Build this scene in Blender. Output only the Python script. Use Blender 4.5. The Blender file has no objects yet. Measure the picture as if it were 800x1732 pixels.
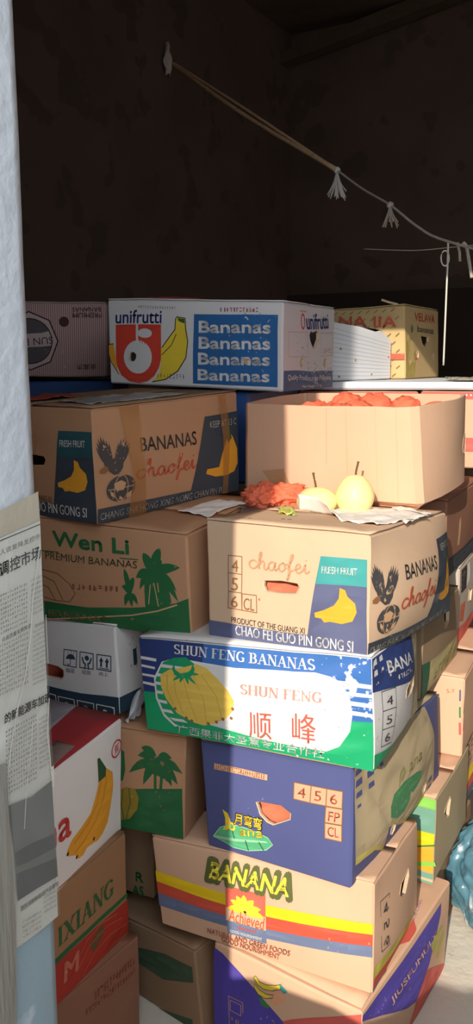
import bpy, bmesh, math, random
from mathutils import Vector, Matrix, noise
from mathutils.geometry import tessellate_polygon, delaunay_2d_cdt

SC = bpy.context.scene
COL = SC.collection
R = math.radians

# ---------------------------------------------------------------- camera, sky, sun, exposure
cd = bpy.data.cameras.new('camera')
cam = bpy.data.objects.new('camera', cd)
COL.objects.link(cam)
cam.location = (0, 0, 1.4202)
cam.rotation_euler = (Matrix.Rotation(0.17711 * -1 + R(90), 3, 'X') @ Matrix.Rotation(-0.00226, 3, 'Z')).to_euler()
cd.sensor_fit = 'VERTICAL'
cd.sensor_height = 36.0
cd.lens = 1429.79 / 1732 * 36.0
cd.clip_start = 0.02
SC.camera = cam

wd = bpy.data.worlds.new('sky')
SC.world = wd
wd.use_nodes = True
wbg = wd.node_tree.nodes['Background']
wbg.inputs['Color'].default_value = (0.80, 0.90, 1.0, 1)
wbg.inputs['Strength'].default_value = 3.3

SUN_AZ, SUN_EL = R(18), R(24.5)
sd = bpy.data.lights.new('sun', 'SUN')
sd.energy = 5.0
sd.color = (1.0, 0.92, 0.80)
sd.angle = R(0.35)
sun = bpy.data.objects.new('sun', sd)
COL.objects.link(sun)
sdir = Vector((math.sin(SUN_AZ) * math.cos(SUN_EL), math.cos(SUN_AZ) * math.cos(SUN_EL), -math.sin(SUN_EL)))
sun.rotation_euler = sdir.to_track_quat('-Z', 'Y').to_euler()
sun.location = -sdir * 8

SC.view_settings.view_transform = 'Standard'
SC.view_settings.look = 'None'
SC.view_settings.gamma = 1.0
SC.view_settings.use_curve_mapping = False
SC.view_settings.exposure = 0.0

# ---------------------------------------------------------------- materials
def lin(c):
    return tuple(((v / 255) / 12.92 if v / 255 <= 0.04045 else ((v / 255 + 0.055) / 1.055) ** 2.4) for v in c)

MATS = {}
def mat(name, rgb, rough=0.75, var=0.12, scale=9.0, wear=None, wear_amt=0.0, wear_scale=95.0, bump=0.0, bscale=120.0,
        spec=0.3, trans=0.0, alpha=1.0, metal=0.0, sss=0.0, stretch=(1, 1, 1)):
    if name in MATS:
        return MATS[name]
    m = bpy.data.materials.new(name)
    m.use_nodes = True
    nt = m.node_tree
    b = nt.nodes['Principled BSDF']
    c = lin(rgb)
    tc = nt.nodes.new('ShaderNodeTexCoord')
    mp = nt.nodes.new('ShaderNodeMapping')
    mp.inputs['Scale'].default_value = stretch
    nt.links.new(tc.outputs['Object'], mp.inputs['Vector'])
    n1 = nt.nodes.new('ShaderNodeTexNoise')
    n1.inputs['Scale'].default_value = scale
    n1.inputs['Detail'].default_value = 6
    nt.links.new(mp.outputs['Vector'], n1.inputs['Vector'])
    mx = nt.nodes.new('ShaderNodeMix'); mx.data_type = 'RGBA'
    mx.inputs['A'].default_value = (*[v * (1 - var) for v in c], 1)
    mx.inputs['B'].default_value = (*[min(1, v * (1 + var)) for v in c], 1)
    nt.links.new(n1.outputs['Fac'], mx.inputs['Factor'])
    out = mx.outputs['Result']
    if wear is not None:
        n2 = nt.nodes.new('ShaderNodeTexNoise')
        n2.inputs['Scale'].default_value = wear_scale
        n2.inputs['Detail'].default_value = 5
        nt.links.new(mp.outputs['Vector'], n2.inputs['Vector'])
        n3 = nt.nodes.new('ShaderNodeTexNoise')
        n3.inputs['Scale'].default_value = 5
        nt.links.new(mp.outputs['Vector'], n3.inputs['Vector'])
        ad = nt.nodes.new('ShaderNodeMath'); ad.operation = 'MULTIPLY_ADD'
        nt.links.new(n3.outputs['Fac'], ad.inputs[0]); ad.inputs[1].default_value = 0.8
        nt.links.new(n2.outputs['Fac'], ad.inputs[2])
        rp = nt.nodes.new('ShaderNodeMapRange')
        rp.inputs['From Min'].default_value = 1.17 - wear_amt * 0.5
        rp.inputs['From Max'].default_value = 1.23 - wear_amt * 0.5
        nt.links.new(ad.outputs[0], rp.inputs['Value'])
        m2 = nt.nodes.new('ShaderNodeMix'); m2.data_type = 'RGBA'
        nt.links.new(rp.outputs['Result'], m2.inputs['Factor'])
        nt.links.new(out, m2.inputs['A'])
        m2.inputs['B'].default_value = (*lin(wear), 1)
        out = m2.outputs['Result']
    nt.links.new(out, b.inputs['Base Color'])
    b.inputs['Roughness'].default_value = rough
    b.inputs['Specular IOR Level'].default_value = spec
    b.inputs['Metallic'].default_value = metal
    b.inputs['Transmission Weight'].default_value = trans
    b.inputs['Alpha'].default_value = alpha
    if sss:
        b.inputs['Subsurface Weight'].default_value = sss
        b.inputs['Subsurface Radius'].default_value = (0.01, 0.008, 0.004)
    if bump:
        nb = nt.nodes.new('ShaderNodeTexNoise')
        nb.inputs['Scale'].default_value = bscale
        nb.inputs['Detail'].default_value = 4
        nt.links.new(mp.outputs['Vector'], nb.inputs['Vector'])
        bp = nt.nodes.new('ShaderNodeBump')
        bp.inputs['Strength'].default_value = bump
        bp.inputs['Distance'].default_value = 0.01
        nt.links.new(nb.outputs['Fac'], bp.inputs['Height'])
        nt.links.new(bp.outputs['Normal'], b.inputs['Normal'])
    MATS[name] = m
    return m

def ink(name, rgb, wear=(196, 160, 124), amt=0.10, **k):
    return mat('ink ' + name, rgb, rough=0.6, var=0.10, wear=wear, wear_amt=amt, **k)

KRAFT = mat('kraft cardboard', (210, 174, 142), rough=0.85, var=0.13, scale=6, bump=0.05, bscale=60)
KRAFT2 = mat('brown cardboard', (186, 138, 103), rough=0.85, var=0.15, scale=6, bump=0.05, bscale=60)
CREAM = mat('pale cardboard', (216, 172, 140), rough=0.85, var=0.10, scale=6, bump=0.05, bscale=60)
WHITE2 = mat('bright white cardboard', (238, 230, 226), rough=0.6, var=0.05, scale=8)
BROWN3 = mat('plain brown cardboard', (164, 122, 88), rough=0.85, var=0.15, scale=6, bump=0.05, bscale=60)
REDBROWN = mat('reddish brown cardboard', (146, 102, 80), rough=0.88, var=0.15, scale=6, bump=0.05, bscale=60)
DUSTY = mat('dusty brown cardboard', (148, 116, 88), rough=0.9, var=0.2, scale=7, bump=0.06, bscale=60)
OLIVE = mat('grey olive cardboard', (176, 156, 122), rough=0.85, var=0.14, scale=7, bump=0.05, bscale=60)
WHITE = mat('white coated cardboard', (218, 212, 208), rough=0.6, var=0.06, scale=8, wear=(176, 160, 148), wear_amt=0.06)
CORE = mat('torn cardboard edge', (206, 178, 146), rough=0.9, var=0.2, scale=60)
LILAC = mat('blue violet print', (80, 85, 130), rough=0.6, var=0.08, scale=8, wear=(150, 146, 176), wear_amt=0.04)
TAPE = mat('brown packing tape', (186, 126, 66), rough=0.18, var=0.2, scale=14, spec=0.7, alpha=0.42)
CLEAR = mat('clear packing tape', (226, 205, 172), rough=0.15, var=0.1, scale=14, spec=0.7, alpha=0.16)

# ---------------------------------------------------------------- basic helpers
E1 = Vector((math.cos(R(-30)), math.sin(R(-30)), 0))     # along the shop front
E2 = Vector((-math.sin(R(-30)), math.cos(R(-30)), 0))    # into the room
def EP(a, b, z=0.0):
    return E1 * a + E2 * b + Vector((0, 0, z))

def link(name, bm, mats, loc=(0, 0, 0), parent=None, smooth=False):
    me = bpy.data.meshes.new(name)
    if smooth:
        for f in bm.faces: f.smooth = True
    bm.to_mesh(me); bm.free()
    for m in (mats if isinstance(mats, (list, tuple)) else [mats]):
        me.materials.append(m)
    o = bpy.data.objects.new(name, me)
    COL.objects.link(o)
    o.location = loc
    if parent is not None:
        o.parent = parent
    return o

def tag(o, label, cat, group=None):
    o['label'] = label; o['category'] = cat
    if group: o['group'] = group
    return o

def empty(name, loc):
    o = bpy.data.objects.new(name, None)
    COL.objects.link(o); o.location = loc; o.empty_display_size = 0.05
    return o

def add_box(bm, c8, mi=0):
    """c8: bottom ring of four points, then the top ring of four points, counter-clockwise from above"""
    v = [bm.verts.new(p) for p in c8]
    for q in ((3, 2, 1, 0), (4, 5, 6, 7), (0, 1, 5, 4), (1, 2, 6, 5), (2, 3, 7, 6), (3, 0, 4, 7)):
        f = bm.faces.new([v[i] for i in q]); f.material_index = mi
    return v

def ebox(a0, a1, b0, b1, z0, z1, off=Vector((0, 0, 0))):
    r = [(a0, b0), (a1, b0), (a1, b1), (a0, b1)]
    return [EP(a, b, z0) - off for a, b in r] + [EP(a, b, z1) - off for a, b in r]

def tube(bm, pts, rad, seg=6, mi=0, cap=True):
    pts = [Vector(p) for p in pts]
    rings = []
    for i, p in enumerate(pts):
        d = (pts[min(i + 1, len(pts) - 1)] - pts[max(i - 1, 0)]).normalized()
        a = d.orthogonal().normalized() if abs(d.z) > 0.95 else d.cross(Vector((0, 0, 1))).normalized()
        b = d.cross(a)
        r = rad[i] if isinstance(rad, (list, tuple)) else rad
        rings.append([bm.verts.new(p + a * (r * math.cos(t * 2 * math.pi / seg)) + b * (r * math.sin(t * 2 * math.pi / seg))) for t in range(seg)])
    for r0, r1 in zip(rings, rings[1:]):
        for t in range(seg):
            f = bm.faces.new((r0[t], r0[(t + 1) % seg], r1[(t + 1) % seg], r1[t])); f.material_index = mi; f.smooth = True
    if cap:
        for r in (rings[0], rings[-1]):
            f = bm.faces.new(r if r is rings[-1] else r[::-1]); f.material_index = mi

def smooth_path(pts, n=6):
    P = [Vector(p) for p in pts]
    out = []
    for i in range(len(P) - 1):
        a, b, c, d = P[max(i - 1, 0)], P[i], P[i + 1], P[min(i + 2, len(P) - 1)]
        for k in range(n):
            t = k / n
            out.append(0.5 * ((2 * b) + (c - a) * t + (2 * a - 5 * b + 4 * c - d) * t * t + (3 * b - a - 3 * c + d) * t ** 3))
    out.append(P[-1])
    return out

# ---------------------------------------------------------------- lettering
TXT = {}
def text_tris(s, bold=0.0):
    """triangles of a line of lettering, scaled into the unit square"""
    k = (s, bold)
    if k in TXT: return TXT[k]
    cu = bpy.data.curves.new('lettering', 'FONT')
    cu.body = s; cu.offset = bold; cu.resolution_u = 3; cu.fill_mode = 'FRONT'
    o = bpy.data.objects.new('lettering', cu)
    COL.objects.link(o)
    dg = bpy.context.evaluated_depsgraph_get(); dg.update()
    me = o.evaluated_get(dg).to_mesh()
    me.calc_loop_triangles()
    V = [(v.co.x, v.co.y) for v in me.vertices]
    T = [tuple(t.vertices) for t in me.loop_triangles]
    o.evaluated_get(dg).to_mesh_clear()
    bpy.data.objects.remove(o); bpy.data.curves.remove(cu)
    if V:
        x0 = min(v[0] for v in V); x1 = max(v[0] for v in V); y0 = min(v[1] for v in V); y1 = max(v[1] for v in V)
        V = [((x - x0) / max(x1 - x0, 1e-6), (y - y0) / max(y1 - y0, 1e-6)) for x, y in V]
    TXT[k] = (V, T)
    return TXT[k]

def strokes_tris(strokes, serifs=()):
    V, T = [], []
    for pts, w in strokes:
        n = len(pts)
        for i in range(n):
            a = Vector(pts[max(i - 1, 0)]); b = Vector(pts[min(i + 1, n - 1)])
            d = (b - a); d = d.normalized() if d.length > 1e-9 else Vector((1, 0))
            nn = Vector((-d.y, d.x)); p = Vector(pts[i])
            ww = w if not callable(w) else w(d)
            V += [tuple(p - nn * ww / 2), tuple(p + nn * ww / 2)]
            if i:
                k = len(V)
                T += [(k - 4, k - 2, k - 1), (k - 4, k - 1, k - 3)]
    for x, y, w, h in serifs:
        k = len(V)
        V += [(x - w / 2, y), (x + w / 2, y), (x + w / 2, y + h), (x - w / 2, y + h)]
        T += [(k, k + 1, k + 2), (k, k + 2, k + 3)]
    return V, T

def arc(cx, cy, rx, ry, a0, a1, n=10):
    return [(cx + rx * math.cos(R(a0 + (a1 - a0) * i / n)), cy + ry * math.sin(R(a0 + (a1 - a0) * i / n))) for i in range(n + 1)]

TH, TN = 0.17, 0.06
def ctr(d): return TN + (TH - TN) * abs(d.y)
SERIF = {
 'H': (.86, [([(.17, 0), (.17, 1)], TH), ([(.69, 0), (.69, 1)], TH), ([(.17, .5), (.69, .5)], TN)], [.17, .69, -.17, -.69]),
 'N': (.86, [([(.15, 0), (.15, 1)], TN), ([(.71, 0), (.71, 1)], TN), ([(.15, 1), (.71, 0)], TH)], [.15, -.15, -.71]),
 'I': (.40, [([(.2, 0), (.2, 1)], TH)], [.2, -.2]),
 'U': (.84, [([(.17, 1), (.17, .3)] + arc(.42, .28, .25, .25, 180, 360) + [(.67, 1)], ctr)], [-.17, -.67]),
 'S': (.66, [(arc(.33, .75, .22, .22, 20, 250, 9) + arc(.33, .26, .24, .23, 80, -160, 9), ctr)], []),
 'F': (.68, [([(.18, 0), (.18, 1)], TH), ([(.18, .96), (.60, .96), (.60, .78)], TN), ([(.18, .5), (.46, .5)], TN)], [.18, -.18]),
 'E': (.72, [([(.18, 0), (.18, 1)], TH), ([(.18, .96), (.60, .96), (.60, .78)], TN), ([(.18, .5), (.46, .5)], TN), ([(.18, .04), (.63, .04), (.63, .24)], TN)], [.18, -.18]),
 'G': (.84, [(arc(.45, .5, .33, .47, 40, 320, 14), ctr), ([(.68, .05), (.68, .42)], TH), ([(.50, .42), (.78, .42)], TN)], []),
 'B': (.74, [([(.18, 0), (.18, 1)], TH), ([(.18, .96), (.36, .96)] + arc(.36, .74, .2, .22, 90, -90, 7) + [(.18, .52)], ctr), ([(.18, .52), (.38, .52)] + arc(.38, .28, .24, .24, 90, -90, 7) + [(.18, .04)], ctr)], [.12, -.12]),
 'A': (.84, [([(.12, 0), (.42, 1)], TN), ([(.42, 1), (.70, 0)], TH), ([(.24, .36), (.60, .36)], TN)], [.12, .70]),
 'X': (.84, [([(.15, 0), (.69, 1)], TN), ([(.15, 1), (.69, 0)], TH)], [.15, .69, -.15, -.69]),
 ' ': (.34, [], []),
}
def serif_tris(s):
    V, T, x = [], [], 0.0
    for ch in s:
        adv, st, se = SERIF[ch]
        v, t = strokes_tris(st, [(abs(q), 0 if q > 0 else .94, .30, .06) for q in se])
        k = len(V)
        V += [(p[0] + x, p[1]) for p in v]; T += [tuple(i + k for i in q) for q in t]
        x += adv
    x0 = min(v[0] for v in V); x1 = max(v[0] for v in V); y0 = min(v[1] for v in V); y1 = max(v[1] for v in V)
    return [((a - x0) / (x1 - x0), (b - y0) / (y1 - y0)) for a, b in V], T

SCRIPT = [[(.95, .8), (.6, 1), (.2, .8), (.08, .4), (.3, .03), (.7, .05), (1.1, .5), (1.5, 1.6), (1.47, 2.0), (1.28, 1.6), (1.2, 0)],
          [(1.22, .5), (1.6, 1), (1.8, .8), (1.8, .2), (2.0, .03), (2.3, .35)],
          [(3.0, .8), (2.7, 1), (2.35, .7), (2.35, .2), (2.6, 0), (2.9, .3), (3.05, .95), (3.0, .2), (3.15, .03), (3.45, .4)],
          [(3.9, 1), (3.5, .7), (3.5, .2), (3.8, 0), (4.15, .4), (4.0, .9), (3.9, 1), (4.2, .82), (4.5, .9)],
          [(4.4, .3), (4.9, 1.5), (5.0, 2.0), (4.82, 1.9), (4.65, 1), (4.5, -.5), (4.38, -.9), (4.5, -.8), (4.75, .1), (5.1, .2)],
          [(5.15, .3), (5.7, .6), (5.75, .9), (5.5, 1), (5.3, .6), (5.4, .1), (5.7, 0), (6.1, .4), (6.3, 1), (6.3, .2), (6.45, 0), (6.8, .3)],
          [(6.36, 1.45), (6.42, 1.55)]]
def script_tris(w=0.16):
    V, T = strokes_tris([([tuple(p.to_2d()) for p in smooth_path([(a, b, 0) for a, b in s], 5)], w) for s in SCRIPT])
    x0 = min(v[0] for v in V); x1 = max(v[0] for v in V); y0 = min(v[1] for v in V); y1 = max(v[1] for v in V)
    return [((a - x0) / (x1 - x0), (b - y0) / (y1 - y0)) for a, b in V], T

# ---------------------------------------------------------------- printed carton
FACES = {'f': ('FBL', 'FBR', 'FTR', 'FTL'), 'r': ('FBR', 'BBR', 'BTR', 'FTR'), 'b': ('BBR', 'BBL', 'BTL', 'BTR'),
         'l': ('BBL', 'FBL', 'FTL', 'BTL'), 't': ('FTL', 'FTR', 'BTR', 'BTL'), 'd': ('BBL', 'BBR', 'FBR', 'FBL')}
UV4 = ((0, 0), (1, 0), (1, 1), (0, 1))
NG = 10

class Carton:
    """a cardboard box from its eight corners; each face carries its own printing in face coordinates (0..1)"""
    def __init__(s, corners, board, bulge=None, crumple=0.0022, rnd=0.004, thick=0.0, open_top=False, seed=0):
        s.c = {k: Vector(v) for k, v in corners.items()}
        s.base = sum((s.c[k] for k in ('FBL', 'FBR', 'BBL', 'BBR')), Vector()) / 4
        s.base.z = min(s.c[k].z for k in ('FBL', 'FBR', 'BBL', 'BBR'))
        s.board = board; s.bulge = bulge or {}; s.cr = crumple; s.rnd = rnd; s.open = open_top
        s.mats = [board, CORE]; s.bm = bmesh.new(); s.holes = {}; s.layer = {}; s.seed = seed
        s.nrm = {}; s.dim = {}; s.grid = {}; s.ops = []
        for f, q in FACES.items():
            p = [s.c[k] for k in q]
            s.nrm[f] = (p[1] - p[0] + p[2] - p[3]).cross(p[3] - p[0] + p[2] - p[1]).normalized()
            s.dim[f] = ((p[1] - p[0]).length * .5 + (p[2] - p[3]).length * .5, (p[3] - p[0]).length * .5 + (p[2] - p[1]).length * .5)
    def mi(s, m):
        if m not in s.mats: s.mats.append(m)
        return s.mats.index(m)
    def raw(s, f, u, v):
        a, b, c, d = [s.c[k] for k in FACES[f]]
        p = a * ((1 - u) * (1 - v)) + b * (u * (1 - v)) + c * (u * v) + d * ((1 - u) * v)
        w = max(0.0, 16 * u * (1 - u) * v * (1 - v))
        if s.open: w = max(0.0, 4 * u * (1 - u)) * (0.6 + 0.4 * v)
        p = p + s.nrm[f] * (s.bulge.get(f, 0.0) * w)
        if s.cr:
            q = p * 7 + Vector((s.seed * 3.1, s.seed, 0))
            p = p + noise.noise_vector(q) * s.cr + noise.noise_vector(q * 2.7) * s.cr * 0.4
        return p - s.base
    def P(s, f, u, v, off=0.0):
        """point on the face, interpolated from the face's grid so that board and print agree"""
        if f not in s.grid:
            s.grid[f] = [[s.raw(f, i / NG, j / NG) for i in range(NG + 1)] for j in range(NG + 1)]
        g = s.grid[f]
        i = min(max(int(u * NG), 0), NG - 1); j = min(max(int(v * NG), 0), NG - 1)
        a, b = u * NG - i, v * NG - j
        if a >= b:
            p = g[j][i] * (1 - a) + g[j][i + 1] * (a - b) + g[j + 1][i + 1] * b
        else:
            p = g[j][i] * (1 - b) + g[j + 1][i] * (b - a) + g[j + 1][i + 1] * a
        return p + s.nrm[f] * off
    def face(s, f, pts2, tris, mi, off, smooth=True, flip=False):
        vs = [s.bm.verts.new(s.P(f, u, v, off)) for u, v in pts2]
        for t in tris:
            try:
                fc = s.bm.faces.new([vs[i] for i in (t[::-1] if flip else t)])
            except ValueError:
                continue
            fc.material_index = mi; fc.smooth = smooth
        return vs
    # ---- printing
    def off(s, f):
        s.layer[f] = s.layer.get(f, 0) + 1
        return 0.0004 + 0.00004 * s.layer[f]
    def poly(s, *a): s.ops.append((s._poly, a))
    def tris(s, *a): s.ops.append((s._tris, a))
    def line(s, *a, **k): s.ops.append((s._line, a + ((k['closed'],) if k else ())))
    def run(s):
        for fn, a in s.ops: fn(*a)
        s.ops = []
    @staticmethod
    def inside(p, h):
        c = False
        for i in range(len(h)):
            (xa, ya), (xb, yb) = h[i], h[i - 1]
            if (ya > p[1]) != (yb > p[1]) and p[0] < (xb - xa) * (p[1] - ya) / (yb - ya) + xa: c = not c
        return c
    def _poly(s, f, pts, m, off=None):
        """filled shape, cut along the face's own grid so that it follows the bulging board"""
        if len(pts) < 3: return
        bm = bmesh.new()
        hl = [h for h in s.holes.get(f, []) if min(p[0] for p in h) < max(p[0] for p in pts) and max(p[0] for p in h) > min(p[0] for p in pts)
              and min(p[1] for p in h) < max(p[1] for p in pts) and max(p[1] for p in h) > min(p[1] for p in pts)]
        if hl:
            V = [Vector(p) for p in pts]; Ed = [(i, (i + 1) % len(pts)) for i in range(len(pts))]
            for h in hl:
                k = len(V); V += [Vector(p) for p in h]; Ed += [(k + i, k + (i + 1) % len(h)) for i in range(len(h))]
            res = delaunay_2d_cdt(V, Ed, [], 0, 1e-6)
            vs = [bm.verts.new((p.x, p.y, 0)) for p in res[0]]
            tri = []
            for t in res[2]:
                c = (sum(res[0][i].x for i in t) / 3, sum(res[0][i].y for i in t) / 3)
                if s.inside(c, pts) and not any(s.inside(c, h) for h in hl): tri.append(t)
        else:
            tri = tessellate_polygon([[Vector((a, b, 0)) for a, b in pts]])
            vs = [bm.verts.new((a, b, 0)) for a, b in pts]
        for t in tri:
            try: bm.faces.new([vs[i] for i in t])
            except ValueError: pass
        for ax, val, sg in ((0, .002, -1), (0, .998, 1), (1, .002, -1), (1, .998, 1)):
            no = [0, 0, 0]; no[ax] = sg; co = [0, 0, 0]; co[ax] = val
            bmesh.ops.bisect_plane(bm, geom=bm.verts[:] + bm.edges[:] + bm.faces[:], plane_co=co, plane_no=no, clear_outer=True)
        us = [p[0] for p in pts]; ws = [p[1] for p in pts]
        if s.bulge.get(f) or s.cr:
            for k in range(1, NG):
                for ax, lo, hi in ((0, min(us), max(us)), (1, min(ws), max(ws))):
                    if lo < k / NG < hi:
                        no = [0, 0, 0]; no[ax] = 1; co = [0, 0, 0]; co[ax] = k / NG
                        bmesh.ops.bisect_plane(bm, geom=bm.verts[:] + bm.edges[:] + bm.faces[:], plane_co=co, plane_no=no)
            for k in range(1 - NG, NG):   # the diagonals of the grid cells
                dd = [p[0] - p[1] for p in pts]
                if min(dd) < k / NG < max(dd):
                    bmesh.ops.bisect_plane(bm, geom=bm.verts[:] + bm.edges[:] + bm.faces[:], plane_co=(k / NG, 0, 0), plane_no=(1, -1, 0))
        bm.verts.index_update()
        V = [(v.co.x, v.co.y) for v in bm.verts]
        T = []
        for fc in bm.faces:
            t = [v.index for v in fc.verts]
            if fc.normal.z < 0: t = t[::-1]
            T.append(t)
        bm.free()
        T = [t if sum(V[t[i]][0] * V[t[(i + 1) % len(t)]][1] - V[t[(i + 1) % len(t)]][0] * V[t[i]][1] for i in range(len(t))) > 0 else t[::-1] for t in T]
        s.face(f, V, T, s.mi(m), s.off(f) if off is None else off)
    def _tris(s, f, VT, q, m, off=None):
        V, T = VT
        if not V: return
        (x0, y0), (x1, y1), (x2, y2) = q
        W = [(x0 + (x1 - x0) * a + (x2 - x0) * b, y0 + (y1 - y0) * a + (y2 - y0) * b) for a, b in V]
        ok = [-.001 <= a <= 1.001 and -.001 <= b <= 1.001 for a, b in W]
        T = [t for t in T if all(ok[i] for i in t)]
        s.face(f, W, T, s.mi(m), (s.off(f) + .0010) if off is None else off)
    def text(s, f, string, q, m, bold=0.0):
        """bold lettering is struck several times, slightly shifted"""
        V, T = text_tris(string)
        if bold > 0:
            du, dv = s.dim[f]
            h = math.hypot((q[2][0] - q[0][0]) * du, (q[2][1] - q[0][1]) * dv); w = math.hypot((q[1][0] - q[0][0]) * du, (q[1][1] - q[0][1]) * dv)
            W, U, n = [], [], 8 if bold > .06 else 5
            for k in range(n + 1):
                r = 0 if k == n else bold
                dx = r * h / w * math.cos(2 * math.pi * k / n); dy = r * math.sin(2 * math.pi * k / n)
                j = len(W); W += [(x + dx, y + dy) for x, y in V]; U += [tuple(i + j for i in t) for t in T]
            V, T = W, U
        s.tris(f, (V, T), q, m)
    def serif(s, f, string, q, m):
        s.tris(f, serif_tris(string), q, m)
    def script(s, f, q, m, w=0.16):
        s.tris(f, script_tris(w), q, m)
    def _line(s, f, pts, w, m, closed=False):
        """stroke of width w metres"""
        du, dv = s.dim[f]
        P = [Vector((a * du, b * dv)) for a, b in pts]
        if closed: P = P + [P[0], P[1]]
        if len(P) < 8 and not (closed and len(P) > 6):   # sharp corners: one bar per segment
            st = []
            for i in range(len(P) - 1 - (1 if closed else 0)):
                d = (P[i + 1] - P[i]).normalized() * (w * .45)
                st.append(([tuple(P[i] - d), tuple(P[i + 1] + d)], w))
            V, T = strokes_tris(st)
        else:
            V, T = strokes_tris([([tuple(p) for p in P], w)])
        o = s.off(f) + .0004
        s.face(f, [(a / du, b / dv) for a, b in V], T, s.mi(m), o)
    def ell(s, f, c, px, py, m, n=24, a0=0, a1=360):
        """ellipse from its centre and two conjugate radius end points"""
        ax = (px[0] - c[0], px[1] - c[1]); ay = (py[0] - c[0], py[1] - c[1])
        s.poly(f, [(c[0] + ax[0] * math.cos(t) + ay[0] * math.sin(t), c[1] + ax[1] * math.cos(t) + ay[1] * math.sin(t))
                   for t in [R(a0 + (a1 - a0) * i / n) for i in range(n)]], m)
    def disc(s, f, c, r, m, n=20, ry=None):
        du, dv = s.dim[f]
        s.poly(f, [(c[0] + r / du * math.cos(2 * math.pi * i / n), c[1] + (ry or r) / dv * math.sin(2 * math.pi * i / n)) for i in range(n)], m)
    def ring(s, f, c, r, w, m, n=24, ry=None):
        du, dv = s.dim[f]
        s.line(f, [(c[0] + r / du * math.cos(2 * math.pi * i / n), c[1] + (ry or r) / dv * math.sin(2 * math.pi * i / n)) for i in range(n)], w, m, closed=True)
    def blade(s, f, a, b, w, m, droop=0.0, n=6):
        """leaf or feather from a to b (face coordinates), w metres wide, sagging by droop metres"""
        du, dv = s.dim[f]
        A = Vector((a[0] * du, a[1] * dv)); B = Vector((b[0] * du, b[1] * dv))
        d = (B - A); nn = Vector((-d.y, d.x)).normalized()
        L, Rr = [], []
        for i in range(n + 1):
            t = i / n
            p = A + d * t + Vector((0, 4 * droop * t * (1 - t)))
            ww = w * (math.sin(math.pi * (0.12 + 0.88 * t)) ** 0.8) * 0.5 if i < n else 0.0
            L.append(p + nn * ww); Rr.append(p - nn * ww)
        s.poly(f, [(p.x / du, p.y / dv) for p in Rr + L[-2::-1]], m)
    def frame(s, f, q, w, m):
        s.line(f, q, w, m, closed=True)
    def scribble(s, f, q, m, n=14, seed=1, fill=0.62):
        """small print too worn to read: a row of little strokes"""
        rg = random.Random(seed)
        V, T = [], []
        for i in range(n):
            x = i / n; w = fill / n
            for k in range(rg.randint(2, 3)):
                if rg.random() < .5:
                    xx = x + rg.random() * w * .7; V += [(xx, 0), (xx + w * .3, 0), (xx + w * .3, 1), (xx, 1)]
                else:
                    yy = rg.choice((0, .4, .8)); V += [(x, yy), (x + w, yy), (x + w, yy + .2), (x, yy + .2)]
                j = len(V) - 4; T += [(j, j + 1, j + 2), (j, j + 2, j + 3)]
        s.tris(f, (V, T), q, m)
    def hole(s, f, pts):
        s.holes.setdefault(f, []).append(pts)
    # ---- board
    def body(s):
        r = s.rnd
        core = s.mi(CORE)
        for f in FACES:
            if f == 't' and s.open: continue
            du, dv = s.dim[f]
            ru, rv = r / du, r / dv
            v1 = 1.0 if s.open else 1 - rv
            hl = s.holes.get(f, [])
            inside = s.inside
            cl = lambda t, lo, hi: min(max(t, lo), hi)
            G = [(cl(i / NG, ru, 1 - ru), cl(j / NG, rv, v1)) for j in range(NG + 1) for i in range(NG + 1)]
            if hl:
                V = [Vector(p) for p in G if not any(inside(p, h) for h in hl)]
                Ed = []
                for h in hl:
                    k = len(V); V += [Vector(p) for p in h]
                    Ed += [(k + i, k + (i + 1) % len(h)) for i in range(len(h))]
                res = delaunay_2d_cdt(V, Ed, [], 0, 1e-6)
                V2 = [tuple(p) for p in res[0]]
                T = []
                for t in res[2]:
                    cx = sum(V2[i][0] for i in t) / 3; cy = sum(V2[i][1] for i in t) / 3
                    if any(inside((cx, cy), h) for h in hl): continue
                    ar = (V2[t[1]][0] - V2[t[0]][0]) * (V2[t[2]][1] - V2[t[0]][1]) - (V2[t[2]][0] - V2[t[0]][0]) * (V2[t[1]][1] - V2[t[0]][1])
                    T.append(tuple(t) if ar > 0 else tuple(t[::-1]))
            else:
                V2 = G
                T = [(j * (NG + 1) + i, j * (NG + 1) + i + 1, (j + 1) * (NG + 1) + i + 1) for j in range(NG) for i in range(NG)] + [(j * (NG + 1) + i, (j + 1) * (NG + 1) + i + 1, (j + 1) * (NG + 1) + i) for j in range(NG) for i in range(NG)]
            s.face(f, V2, T, 0, 0.0)
            if s.open: s.face(f, V2, T, 0, -0.006, flip=True)
            for h in hl:   # the thickness of the board round a hand hole, and its pale torn lip
                n = len(h)
                a = [s.bm.verts.new(s.P(f, u, v, 0.0003)) for u, v in h]
                b = [s.bm.verts.new(s.P(f, u, v, -0.006)) for u, v in h]
                cx = sum(p[0] for p in h) / n; cy = sum(p[1] for p in h) / n
                c = [s.bm.verts.new(s.P(f, u + (u - cx) * .07, v + (v - cy) * .07, 0.0016)) for u, v in h]
                for i in range(n):
                    for q in ((a[i], a[(i + 1) % n], b[(i + 1) % n], b[i]), (c[i], c[(i + 1) % n], a[(i + 1) % n], a[i])):
                        fc = s.bm.faces.new(q); fc.material_index = core
            if s.open and f != 'd':   # rim
                n = NG
                for i in range(n):
                    u0 = ru + (1 - 2 * ru) * i / n; u1 = ru + (1 - 2 * ru) * (i + 1) / n
                    q = [s.P(f, u0, 1, 0), s.P(f, u1, 1, 0), s.P(f, u1, 1, -0.006), s.P(f, u0, 1, -0.006)]
                    fc = s.bm.faces.new([s.bm.verts.new(p) for p in q]); fc.material_index = core
        # softened edges and corners
        cen = sum(s.c.values(), Vector()) / 8 - s.base
        names = list(s.c)
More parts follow.
